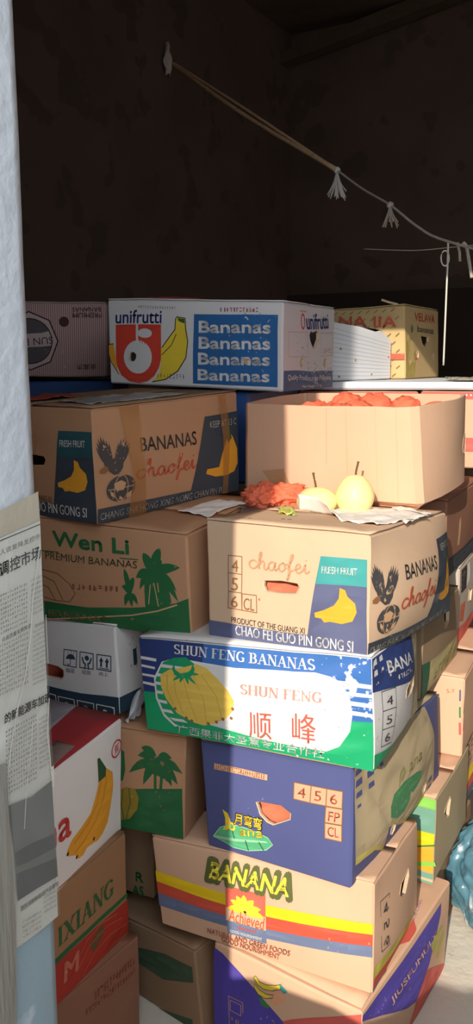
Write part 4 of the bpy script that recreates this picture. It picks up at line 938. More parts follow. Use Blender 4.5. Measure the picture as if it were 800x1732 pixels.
C.ring('r', st, .018, .0035, SRED, ry=.017)
C.text('r', "蕉", [(0.9355, 0.7334), (0.9721, 0.7395), (0.9356, 0.8162)], SRED)
LIDR = mat('red lid paper', (168, 50, 54), rough=.6, var=.14, scale=7, wear=(150, 110, 112), wear_amt=.08, wear_scale=30)
o = C.done('fruit_carton', 'white carton with a red lid and a ripe orange banana print beside the jamb', 'carton', flaps=False)
C.strip('lid', 't', [(-.01, -.01), (1.01, -.01), (1.01, 1.01), (-.01, 1.01)], LIDR, o, .004, 'red lid')
GP = mat('grey lid print', (150, 142, 148), rough=.6, var=.1)
C.strip('lid_panel', 't', [(0.4342, 1.016), (0.6976, 1.001), (0.7381, 0.7621), (0.7378, 0.6071), (0.522, 0.7368)], GP, o, .0052)
C.strip('lid_panel', 't', [(0.8495, 0.5705), (0.853, 0.6692), (0.8391, 0.7098), (0.9621, 0.7092), (0.9814, 0.5533), (1.022, 0.436), (0.9465, 0.4089)], mat('grey striped lid print', (140, 116, 108), rough=.7, var=.25, scale=30, stretch=(1, 6, 1)), o, .0052)

# --- under it
C = Carton(BOX['J'], BROWN3, {'r': .005}, seed=10)
C.poly('r', [(0.3558, 0.4261), (0.5512, 0.4023), (1.006, 0.3519), (1.009, -0.012), (0.5601, 0.022), (0.3461, 0.0351)], ink('brick red', (168, 52, 40), wear=(140, 70, 50), amt=.08))
C.poly('r', [(0.4195, 0.46), (0.5456, 0.4585), (0.9985, 0.4201), (1.002, 0.3803), (0.5444, 0.4071), (0.4183, 0.4101)], WG)
C.serif('r', "IXIANG", [(0.5369, 0.5295), (0.8941, 0.5261), (0.5409, 0.7079)], WG)
for q in ([(0.6528, 0.158), (0.73, 0.2662), (0.8487, 0.2907), (0.9519, 0.2307)], [(0.6877, 0.0498), (0.7586, 0.1575), (0.8711, 0.1794), (0.9804, 0.1334)], [(0.6474, 0.2486), (0.7163, 0.3413), (0.8179, 0.367), (0.9152, 0.3149)], [(0.7239, -0.0334), (0.7958, 0.0466), (0.8939, 0.0664), (0.9873, 0.0294)]):
    C.line('r', q, .0016, ink('rust line', (196, 110, 74)))
C.poly('r', [(0.73, 0.2662), (0.7697, 0.3215), (0.8177, 0.356), (0.8323, 0.2792), (0.799, 0.2125), (0.7549, 0.163)], ink('moss', (96, 84, 52), wear=(168, 52, 40), amt=.2))
C.text('r', "M", [(0.5634, 0.1689), (0.6492, 0.1634), (0.5706, 0.3359)], ink('faded pink', (196, 110, 92), amt=.2), .05)
C.done('fruit_carton', 'brown carton with green lettering over a red band below the red lid carton', 'carton')
C = Carton(BOX['K'], REDBROWN, {'r': .006}, seed=11)
C.scribble('r', [(0.7179, 0.77), (0.971, 0.7664), (0.7191, 0.8431)], ink('rust print', (140, 66, 46)), 14, 2)
C.scribble('r', [(0.6669, 0.6988), (0.9699, 0.6641), (0.6678, 0.749)], ink('rust print', (140, 66, 46)), 18, 6)
C.done('fruit_carton', 'plain brown carton on the floor at the foot of the jamb', 'carton')

# --- behind: palms on a green field
C = Carton(BOX['L'], KRAFT2, {'f': .006}, seed=12)
C.poly('f', [(0.4501, 0.3888), (0.6476, 0.4034), (0.987, 0.5066), (0.9968, -0.0072), (0.6494, -0.0099), (0.45, 0.0005)], WG)
plant(C, 'f', 'L', [(0.8436, 0.721)][0], [(0.9282, 0.7933), (0.9883, 0.6538), (0.9637, 0.5404), (0.9313, 0.5123), (0.7724, 0.4854), (0.6909, 0.5853), (0.7368, 0.7718), (0.7562, 0.8602), (0.9046, 0.5511)], .020, WG, .010)
C.poly('f', [(0.7572, 0.7246), (0.8296, 0.811), (0.883, 0.7329), (0.8978, 0.5726), (0.8447, 0.6033), (0.7914, 0.6223)], WG)
for q in ([(0.8376, 0.6602), (0.8395, 0.4472)], [(0.8744, 0.6125), (0.8693, 0.4569)]): C.line('f', q, .006, WG)
C.poly('f', [(0.6237, 0.3836), (0.6747, 0.4362), (0.7256, 0.4285), (0.7464, 0.3451), (0.7371, 0.2214), (0.6935, 0.1094), (0.6455, 0.0806), (0.6072, 0.1653)], ink('dim mustard', (150, 124, 44), amt=.08))
for q in ([(0.6578, 0.4067), (0.6483, 0.2401), (0.6592, 0.0976)], [(0.6917, 0.4236), (0.6993, 0.2813), (0.673, 0.1023)]): C.line('f', q, .002, DGRN)
C.poly('f', [(0.6424, 0.8093), (0.6628, 0.7856), (0.6704, 0.6089), (0.6574, 0.4969), (0.6403, 0.4915)], WG)
C.done('banana_carton', 'brown carton with one green palm over a green field', 'carton')
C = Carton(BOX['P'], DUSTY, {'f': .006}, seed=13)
C.poly('f', [(-0.001, 0.5681), (0.3912, 0.7065), (0.6807, 0.7976), (0.9607, 0.7978), (0.9585, 0.6153), (0.6565, 0.4604), (0.3772, 0.4972), (-0.0122, 0.375)], ink('dusty green', (66, 84, 62), wear=(148, 116, 88), amt=.2, wear_scale=14))
C.poly('f', [(0.0767, -0.4862), (0.5625, 0.0058), (0.9109, 0.1353), (0.8997, -0.0174), (0.0619, -0.75)], ink('dusty green', (66, 84, 62)))
o = C.done('fruit_carton', 'dusty brown carton in the dim gap left of the purple carton', 'carton')
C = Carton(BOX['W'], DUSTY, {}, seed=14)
C.text('f', "R", [(0.8729, 0.1643), (0.9268, 0.1682), (0.8746, 0.2697)], WG, .05)
C.text('f', "AS", [(0.8429, -0.0042), (0.9244, 0.0133), (0.8447, 0.1022)], WG, .05)
C.done('fruit_carton', 'dusty carton with green letters behind the brown and red carton', 'carton')

# --- open carton with the red wrapped fruit
C = Carton(BOX['E'], CREAM, {'f': .022, 'r': .026, 'b': .01, 'l': .014}, seed=15, open_top=True, rnd=.012)
C.hole('r', [(0.8647, 0.3906), (0.8495, 0.4647), (0.8765, 0.5368), (0.9461, 0.5694), (1.003, 0.5658), (1.01, 0.407), (0.9524, 0.366)])
CRS = mat('board crease', (207, 164, 132), rough=.85, var=.1)
for q in ([(0.1384, 0.992), (0.1253, -0.0302)], [(0.5412, 0.9824), (0.5222, 0.4078)], [(0.6494, 0.9866), (0.6358, 0.3129)], [(0.8063, 0.9926), (0.7848, 0.0585)], [(0.9075, 0.9965), (0.8887, 0.0546)]):
    C.line('f', q, .0014, CRS)
C.poly('f', [(0.1268, 0.2696), (0.2648, 0.3222), (0.2984, 0.1656), (0.1842, 0.14)], ink('old tape', (196, 146, 104)))
oE = C.done('fruit_carton', 'open plain tan carton holding fruit in red tissue', 'carton', flaps=False)
tr = bmesh.new()
b4 = [Vector(BOX['E'][k]) for k in ('FBL', 'FBR', 'BBR', 'BBL')]
cc = sum(b4, Vector()) / 4
q = [cc + (p - cc) * .96 - C.base for p in b4]
add_box(tr, [p + Vector((0, 0, .14)) for p in q] + [p + Vector((0, 0, .145)) for p in q])
link('inner_tray', tr, KRAFT2, (0, 0, 0), oE)
E_BASE, E_IN = C.base, b4

# --- back row
C = Carton(BOX['A'], WHITE, {'f': .004, 'r': .004}, seed=16)
C.text('f', "unifrutti", [(0.0503, 0.7224), (0.3268, 0.7352), (0.0529, 0.8762)], NAVY, .02)
C.poly('f', [(0.05, 0.7084), (0.3232, 0.7213), (0.323, 0.3337), (0.3077, 0.2135), (0.2781, 0.1124), (0.234, 0.0445), (0.179, 0.0177), (0.1203, 0.0334), (0.0731, 0.1005), (0.0488, 0.2057), (0.0432, 0.3122)], REDI)
C.poly('f', [(0.174, 0.7142), (0.1884, 0.7149), (0.1855, 0.4987), (0.171, 0.4978)], WHITE)
g = [(0.1796, 0.3297), (0.2662, 0.3363), (0.1822, 0.5265)]; C.ell('f', g[0], g[1], g[2], WHITE)
g = [(0.2265, 0.6127), (0.2692, 0.6151), (0.2271, 0.6683)]; C.ell('f', g[0], g[1], g[2], WHITE)
for q in ([(0.1936, 0.5691), (0.1963, 0.4994)], [(0.2079, 0.5629), (0.2106, 0.4933)], [(0.2223, 0.5638), (0.2249, 0.4872)], [(0.2402, 0.5648), (0.2394, 0.5021)]): C.line('f', q, .0016, REDI)
C.hole('f', [(0.1286, 0.34), (0.1365, 0.3759), (0.1549, 0.3843), (0.169, 0.3571), (0.1684, 0.3147), (0.157, 0.2785), (0.1387, 0.2771), (0.128, 0.2975)])
C.poly('f', [(0.4176, 0.8143), (0.4654, 0.8027), (0.4681, 0.6738), (0.481, 0.538), (0.4697, 0.345), (0.4202, 0.1814), (0.3455, 0.0765), (0.2629, 0.0402), (0.2996, 0.1144), (0.3184, 0.2144), (0.324, 0.4381), (0.3673, 0.5654), (0.4063, 0.6706), (0.4105, 0.7868)], YEL)
C.line('f', [(0.2629, 0.0402), (0.3455, 0.0765), (0.4202, 0.1814), (0.4697, 0.345), (0.481, 0.538), (0.4681, 0.6738), (0.4654, 0.8027), (0.4176, 0.8143), (0.4105, 0.7868), (0.4063, 0.6706), (0.3673, 0.5654), (0.3277, 0.4523)], .0028, BLACK)
C.line('f', [(0.4128, 0.6161), (0.384, 0.4837), (0.3269, 0.3688)], .0022, BLACK)
C.poly('f', [(0.4209, 0.8008), (0.4619, 0.7958), (0.4616, 0.7415), (0.4276, 0.7671)], DGRN)
C.poly('f', [(-0.0026, 0.4655), (0.0311, 0.4748), (0.0432, 0.3122), (0.0513, 0.1343), (0.0161, 0.2602), (-0.0009, 0.3589)], ORAN)
C.line('f', [(0.0311, 0.4748), (-0.0026, 0.4655), (-0.0046, 0.3586), (0.0158, 0.2459), (0.0584, 0.1135)], .0022, BLACK)
PB = ink('panel blue', (44, 98, 152), wear=(214, 210, 208), amt=.02)
C.poly('f', [(0.5164, 0.852), (0.9737, 0.8567), (0.9744, 0.0508), (0.5062, 0.0434)], PB)
for q in ([(0.5459, 0.644), (0.935, 0.6522), (0.5463, 0.7724)], [(0.5453, 0.4603), (0.9332, 0.474), (0.5458, 0.5897)], [(0.5413, 0.275), (0.9314, 0.2944), (0.5418, 0.4054)], [(0.5373, 0.0882), (0.9296, 0.1067), (0.5377, 0.2127)]):
    C.text('f', "Bananas", q, WHITE, .045)
C.disc('f', [(0.8131, 0.3314)][0], .010, TAN)
C.scribble('f', [(0.6657, 0.8844), (0.874, 0.8855), (0.6657, 0.9309)], ink('stamp red', (150, 60, 76)), 12, 8)
C.scribble('f', [(0.1909, 0.9086), (0.4182, 0.9025), (0.1913, 0.9361)], DARK, 16, 11, .4)
C.scribble('f', [(0.2993, 0.0862), (0.4684, 0.0884), (0.2998, 0.1426)], DARK, 9, 12, .3)
C.text('r', "unifrutti", [(0.4034, 0.7196), (0.8535, 0.7468), (0.3847, 0.9046)], NAVY, .02)
C.ring('r', [(0.3325, 0.8055)][0], .013, .005, REDI, ry=.018)
C.text('r', "unifrutti", [(0.2735, 0.9102), (0.3957, 0.9123), (0.2725, 0.9371)], REDI)
for q in ([(0.0807, 0.6788), (0.4162, 0.6855), (0.4278, 0.399), (0.0897, 0.3994)], [(0.6781, 0.6885), (0.9622, 0.6993), (0.9641, 0.4133), (0.6914, 0.4059)]): C.frame('r', q, .0012, ink('pale rose', (190, 150, 146)))
C.scribble('r', [(0.74, 0.4426), (0.9625, 0.4436), (0.7375, 0.4938)], ink('pale rose', (190, 150, 146)), 4, 3)
C.hole('r', [(0.4518, 0.6589), (0.4732, 0.7017), (0.5207, 0.6896), (0.5793, 0.7132), (0.6286, 0.6938), (0.6322, 0.615), (0.5644, 0.5062), (0.5162, 0.5197), (0.466, 0.5963)])
C.hole('r', [(0.2843, 0.3232), (0.3044, 0.3784), (0.338, 0.3713), (0.3407, 0.3016), (0.3085, 0.2673)])
C.hole('r', [(0.7587, 0.3173), (0.7815, 0.3763), (0.808, 0.3613), (0.8113, 0.2944), (0.7873, 0.2576)])
C.poly('r', [(0.013, 0.2401), (1.002, 0.215), (1, 0), (0.0101, -0.0008)], ink('dusk blue', (84, 102, 134), wear=(214, 206, 200), amt=.06))
C.text('r', "Quality Produce of the Philippines", [(0.0783, 0.1102), (0.9549, 0.0789), (0.0757, 0.1914)], PAPER)
C.text('r', "Net Weight 13 kg", [(0.3515, 0.0204), (0.7479, 0.0133), (0.3498, 0.0628)], PAPER)
C.done('banana_carton', 'white carton with red shield logo and the blue panel reading Bananas four times', 'carton')

C = Carton(BOX['S'], mat('pink striped board', (206, 178, 172), rough=.7, var=.06), {}, seed=17)
PK = ink('rose stripe', (172, 108, 104), wear=(206, 178, 172), amt=.05)
for i in range(70):
    u = (i + .5) / 70
    C.poly('f', [(u - .0028, .01), (u + .0028, .01), (u + .0028, .99), (u - .0028, .99)], PK, .0004)
MAR = ink('maroon', (84, 42, 44), amt=.02)
C.text('f', "PREMIUM", [(0.9674, 0.872), (0.7713, 0.8696), (0.9671, 0.8081)], MAR, .02)
C.text('f', "BANANAS", [(0.9638, 0.9437), (0.7679, 0.9411), (0.9635, 0.8879)], MAR, .02)
C.disc('f', [(0.7102, 0.7493)][0], .017, MAR)
C.text('f', "金富杰", [(0.9276, 0.1711), (0.7897, 0.1709), (0.9272, 0.0979)], MAR, .01)
ec = [(0.4744, 0.4837)][0]
C.disc('f', ec, .096, ink('pale stripe ground', (208, 184, 178)), 8, .098); C.ring('f', ec, .096, .005, MAR, 8, .098)
C.disc('f', ec, .076, ink('emblem grey', (96, 88, 92)), 24); C.ring('f', ec, .076, .004, MAR)
C.poly('f', [(0.2744, 0.5223), (0.4758, 0.5876), (0.5562, 0.5962), (0.6369, 0.6369), (0.6346, 0.4285), (0.5539, 0.412), (0.4733, 0.4036), (0.2716, 0.3626)], ink('pale stripe ground', (208, 184, 178)))
C.text('f', "SUN B", [(0.6319, 0.5488), (0.4347, 0.5154), (0.6348, 0.4526)], MAR)
C.done('banana_carton', 'pink striped carton standing upside down behind the jamb', 'carton')

C = Carton(BOX['X'], mat('printed kraft', (196, 166, 116), rough=.85, var=.12), {}, seed=18)
DASH = ink('dash brown', (110, 84, 54))
rg = random.Random(4)
for i in range(17):
    for j in range(9):
        u = (i + .5 * (j % 2)) / 16.5 + .012; v = (j + .5) / 9
        if u < .98: C.line('f', [(u - .012, v - .018), (u + .012, v + .018)], .0022, DASH)
RD = ink('worn letter red', (200, 90, 70), wear=(196, 166, 116), amt=.10, wear_scale=60)
C.text('f', "NA IIA", [(0.5246, 0.7577), (0.9448, 0.7121), (0.5259, 0.9041)], RD, .02)
C.poly('f', [(0.8073, 0.3544), (1.006, 0.346), (1.006, 0.2656), (0.8068, 0.2712)], RD)
C.poly('r', [(0.0228, 0.3465), (0.3385, 0.3501), (0.3377, 0.2664), (0.0217, 0.2658)], RD)
C.text('r', "VELAVA", [(0.2579, 0.8022), (0.8651, 0.8056), (0.2591, 0.9168)], RD, .03)
C.text('r', "bananas", [(0.3412, 0.6501), (0.8269, 0.6459), (0.342, 0.7413)], DARK, .0)
C.disc('r', [(0.1901, 0.6922)][0], .014, ink('worn emblem green', (110, 130, 90)))
C.poly('r', [(0.027, 0.6519), (0.2385, 0.5386), (0.3041, 0.333), (0.2331, 0.0254), (0.0185, 0.0308)], ink('mossy stain', (170, 150, 76), wear=(196, 166, 116), amt=.4, wear_scale=20))
C.hole('r', [(0.4446, 0.6043), (0.5507, 0.6001), (0.6593, 0.5957), (0.659, 0.5267), (0.5677, 0.4384), (0.4966, 0.4878), (0.4617, 0.546)])
C.hole('r', [(0.3214, 0.3583), (0.356, 0.3922), (0.373, 0.3505), (0.3552, 0.2916), (0.3208, 0.2998)])
C.hole('r', [(0.7884, 0.3377), (0.8263, 0.3645), (0.8453, 0.3206), (0.8261, 0.2586), (0.7883, 0.2761)])
o = C.done('banana_carton', 'kraft carton with slanting dashes and a heart-shaped hole at the back', 'carton')
bm = bmesh.new(); p0 = Vector(BOX['X']['FTR']) - C.base
tube(bm, smooth_path([p0 + Vector((-.02, .02, .004)), p0 + Vector((-.05, .03, .012)), p0 + Vector((-.075, .03, .02))]), .004)
link('torn_strip', bm, CORE, (0, 0, 0), o)

# --- white ventilated foam crate on its side, and the slab below
C = Carton(BOX['FO'], mat('white foam', (226, 226, 228), rough=.7, var=.04, scale=4), {}, seed=19, crumple=.001)
RIB = mat('foam groove', (196, 198, 204), rough=.8)
for i in range(11):
    v = .08 + i * .08
    C.poly('r', [(.01, v), (.99, v), (.99, v + .012), (.01, v + .012)], RIB, .0004)
for q in ([(0.152, 0.559)], [(0.3866, 0.3899)], [(0.9487, 0.5504)], [(0.133, 0.0718)], [(0.6563, 0.1163)], [(0.8099, 1.127)]):
    u, v = q[0]
    C.hole('r', [(u + .016 * math.cos(R(45 * i)), v + .022 * math.sin(R(45 * i))) for i in range(8)])
C.done('foam_crate', 'white ribbed foam crate side with small round holes', 'crate', flaps=False)
C = Carton(BOX['SL'], mat('white foam', (226, 226, 228)), {}, seed=20, crumple=.0015, rnd=.006)
C.done('foam_slab', 'flat white foam slab beneath the dashed carton', 'slab', flaps=False)
C = Carton(BOX['Y1'], CREAM, {}, seed=21)
C.poly('f', [(0, .90), (1, .90), (1, .995), (0, .995)], ink('band red', (206, 98, 84), amt=.06))
for i in range(30): C.disc('f', ((i + .5) / 30, .955), .003, PAPER, 6)
C.done('fruit_carton', 'tan carton with a dotted red band just under the foam slab', 'carton', flaps=False)
C = Carton(BOX['Y2'], CREAM, {}, seed=22)
C.poly('f', [(0, .90), (1, .90), (1, .995), (0, .995)], ink('band red', (206, 98, 84), amt=.06))
for i in range(30): C.disc('f', ((i + .5) / 30, .955), .003, PAPER, 6)
C.poly('f', [(0, .22), (1, .22), (1, .40), (0, .40)], ink('band red', (206, 98, 84), amt=.06))
C.done('fruit_carton', 'tan carton with red bands right of the open carton, cut by the frame', 'carton', flaps=False)

BLUEB = mat('blue coated board', (52, 84, 140), rough=.55, var=.12)
for n, lab in (('A2', 'blue carton under the white Bananas carton'), ('S2', 'blue carton under the pink striped carton')):
    C = Carton(BOX[n], BLUEB, {}, seed=23)
    C.done('fruit_carton', lab, 'carton', flaps=False)

# --- right hand rear stack
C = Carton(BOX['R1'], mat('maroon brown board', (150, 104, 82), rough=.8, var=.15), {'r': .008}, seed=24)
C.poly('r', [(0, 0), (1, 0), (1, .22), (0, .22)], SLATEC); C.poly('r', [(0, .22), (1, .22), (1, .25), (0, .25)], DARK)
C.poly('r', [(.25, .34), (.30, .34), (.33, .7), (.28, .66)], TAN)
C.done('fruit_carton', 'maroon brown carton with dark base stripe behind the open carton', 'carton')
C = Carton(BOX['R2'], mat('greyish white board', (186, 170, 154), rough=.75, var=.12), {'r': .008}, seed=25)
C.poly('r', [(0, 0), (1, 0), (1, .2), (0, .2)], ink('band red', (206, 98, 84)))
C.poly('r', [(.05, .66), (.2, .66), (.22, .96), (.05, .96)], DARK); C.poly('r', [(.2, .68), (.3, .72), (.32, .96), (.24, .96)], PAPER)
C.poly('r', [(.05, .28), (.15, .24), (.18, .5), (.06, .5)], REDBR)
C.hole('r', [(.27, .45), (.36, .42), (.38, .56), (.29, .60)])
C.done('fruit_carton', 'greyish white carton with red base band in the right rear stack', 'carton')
C = Carton(BOX['Z'], mat('grey brown board', (150, 124, 96), rough=.85, var=.14), {'r': .008}, seed=26)  # plain grey brown board
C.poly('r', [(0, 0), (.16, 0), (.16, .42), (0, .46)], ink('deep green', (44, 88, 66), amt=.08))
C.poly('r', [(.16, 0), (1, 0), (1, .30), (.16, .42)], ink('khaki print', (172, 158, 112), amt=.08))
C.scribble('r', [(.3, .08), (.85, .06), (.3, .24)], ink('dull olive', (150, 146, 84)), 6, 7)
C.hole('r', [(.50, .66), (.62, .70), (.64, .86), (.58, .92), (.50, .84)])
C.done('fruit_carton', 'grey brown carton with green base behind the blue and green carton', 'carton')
C = Carton(BOX['T'], CREAM, {'r': .004}, seed=27)
C.text('f', "5-7", [(0.8958, 0.7941), (0.9419, 0.8028), (0.8947, 0.8466)], REDBR)
for q, m in (([(0.969, 0.8574), (0.9794, 0.8611), (0.9826, 0.7195), (0.9721, 0.7157)], SLATE), ([(0.9737, 0.6409), (0.9842, 0.6447), (0.9872, 0.5097), (0.9767, 0.5057)], GRN), ([(0.9745, 0.4441), (0.9885, 0.4496), (0.9919, 0.2986), (0.9778, 0.293)], CORAL)):
    C.poly('f', q, m)
for q, m in (([(-0.1067, 0.9496), (-0.0252, 0.9618), (-0.0078, 0.7994), (-0.09, 0.7895)], SLATE), ([(-0.0824, 0.7169), (0.0011, 0.7174), (0.018, 0.5604), (-0.0662, 0.5622)], GRN), ([(-0.0602, 0.5048), (0.0065, 0.5093), (0.0235, 0.3503), (-0.042, 0.331)], CORAL)):
    C.poly('r', q, m)
C.ring('t', (.93, .22), .012, .003, REDBR)
C.hole('r', [(.34, .34), (.38, .30), (.40, .44), (.36, .50)])
C.done('fruit_carton', 'pale carton with small blue, green and red squares down its corner', 'carton')
C = Carton(BOX['U'], OLIVE, {'r': .004}, seed=28)
UG = ink('lime green', (130, 190, 80), amt=.04); UT = ink('sea green', (112, 156, 134), amt=.04)
C.poly('f', [(0, .88), (1, .88), (1, 1), (0, 1)], UG)
C.poly('f', [(0, .60), (1, .60), (1, .88), (0, .88)], UT); C.poly('f', [(.75, .66), (.86, .66), (.77, .8)], PT)
C.poly('f', [(0, .14), (1, .14), (1, .60), (0, .60)], ORAN); C.poly('f', [(0, .36), (.8, .36), (1, .46), (1, .6), (0, .6)], SY)
C.line('f', [(.7, .34), (.85, .38), (1, .47)], .004, GRN); C.line('f', [(.7, .16), (.88, .19), (1, .25)], .010, UG)
C.poly('f', [(0, 0), (1, 0), (1, .12), (0, .12)], UT); C.poly('f', [(0, .03), (1, .03), (1, .06), (0, .06)], CREAM)
C.hole('r', [(0.2341, 0.6782), (0.2632, 0.721), (0.377, 0.775), (0.4002, 0.7218), (0.3659, 0.5575), (0.3131, 0.5682)])
C.done('fruit_carton', 'carton with lime, teal and orange front strip right of the striped BANANA carton', 'carton', flap_mat=CREAM)
C = Carton(BOX['V'], CREAM, {}, seed=29)
C.poly('r', [(0, 0), (1, 0), (1, .25), (0, .14)], SLATE); C.poly('r', [(0, .10), (1, .2), (1, .42), (0, .22)], SR); C.poly('r', [(0, .22), (1, .42), (1, .62), (0, .38)], SY)
C.poly('f', [(0, .55), (1, .55), (1, 1), (0, 1)], SY); C.poly('f', [(0, .36), (1, .36), (1, .55), (0, .55)], SR)
C.scribble('r', [(.12, .9), (.12, .45), (.2, .95)], DARK, 6, 3)
C.done('fruit_carton', 'carton with yellow and red bands at the right edge above the blue bag', 'carton')
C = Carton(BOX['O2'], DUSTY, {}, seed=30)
C.done('fruit_carton', 'plain carton on the floor behind the purple carton', 'carton', flaps=False)

# --- trestle tables that carry the back row
WOOD = mat('grey timber', (132, 110, 88), rough=.9, var=.2, scale=5, stretch=(1, 7, 7))
for a0, a1, b0, b1, z, lab in ((-2.45, -1.02, 1.96, 3.5, 1.095, 'grey timber table behind the stacks on the left'), (-1.0, -.15, 2.66, 3.7, 1.095, 'grey timber table behind the stacks on the right')):
    o = empty('trestle_table', EP((a0 + a1) / 2, (b0 + b1) / 2))
    tag(o, lab, 'table')
    org = o.location.copy()
    bm = bmesh.new(); add_box(bm, ebox(a0, a1, b0, b1, z - .03, z, org)); link('table_top', bm, WOOD, (0, 0, 0), o)
    for a in (a0 + .04, a1 - .1):
        for b in (b0 + .04, b1 - .1):
            bm = bmesh.new(); add_box(bm, ebox(a, a + .06, b, b + .06, 0, z - .03, org)); link('leg', bm, WOOD, (0, 0, 0), o)

# ---------------------------------------------------------------- newspaper and film on the jamb
NEWS = mat('newsprint', (208, 202, 190), rough=.8, var=.08, scale=10)
PRT = ink('newsprint black', (70, 68, 64), wear=(170, 162, 146), amt=.12, wear_scale=90)
PRG = ink('newsprint small type', (128, 122, 110), wear=(190, 182, 164), amt=.14, wear_scale=90)
PHO = mat('newsprint photograph', (112, 110, 104), rough=.8, var=.5, scale=9)
PHD = mat('newsprint photograph dark', (84, 82, 80), rough=.8, var=.3, scale=16)
class Sheet(Carton):
    """a thin sheet pasted on the jamb; same printing tools as a carton face"""
    def __init__(s, q, m):
        a, b, c, d = [Vector(p) for p in q]
        n = (b - a).cross(d - a).normalized() * -.002
        super().__init__({'FBR': a, 'BBR': b, 'BTR': c, 'FTR': d, 'FBL': a + n, 'BBL': b + n, 'BTL': c + n, 'FTL': d + n}, m, crumple=.0016)
        s.mats = []
    def finish(s, name, label, cat):
        s.run(); o = link(name, s.bm, s.mats, s.base); tag(o, label, cat); return o
jq = [BOX['JA'][k] for k in ('FBR', 'BBR', 'BTR', 'FTR')]
C = Sheet(jq, NEWS)
C.poly('r', [(0.6649, 0.6134), (0.7613, 0.6155), (0.9934, 0.6192), (0.9893, 0.5702), (0.9928, 0.5112), (0.9955, 0.4653), (0.9983, 0.4178), (0.9999, 0.3655), (0.8498, 0.3653), (0.71, 0.3669), (0.7264, 0.4069), (0.7258, 0.4814), (0.5957, 0.4856)], NEWS)
C.line('r', [(0.7343, 0.6132), (0.9887, 0.6169)], .0012, PRT)
C.text('r', "人谈复降发控市", [(0.7463, 0.6053), (0.9849, 0.6086), (0.748, 0.6086)], PRG)
C.text('r', "调控市场", [(0.7369, 0.5936), (0.9832, 0.5971), (0.7377, 0.6012)], PRT, .02)
for q in ("-6,1010 45,985", "-6,1017 44,992", "-6,1024 44,999"):
    pass
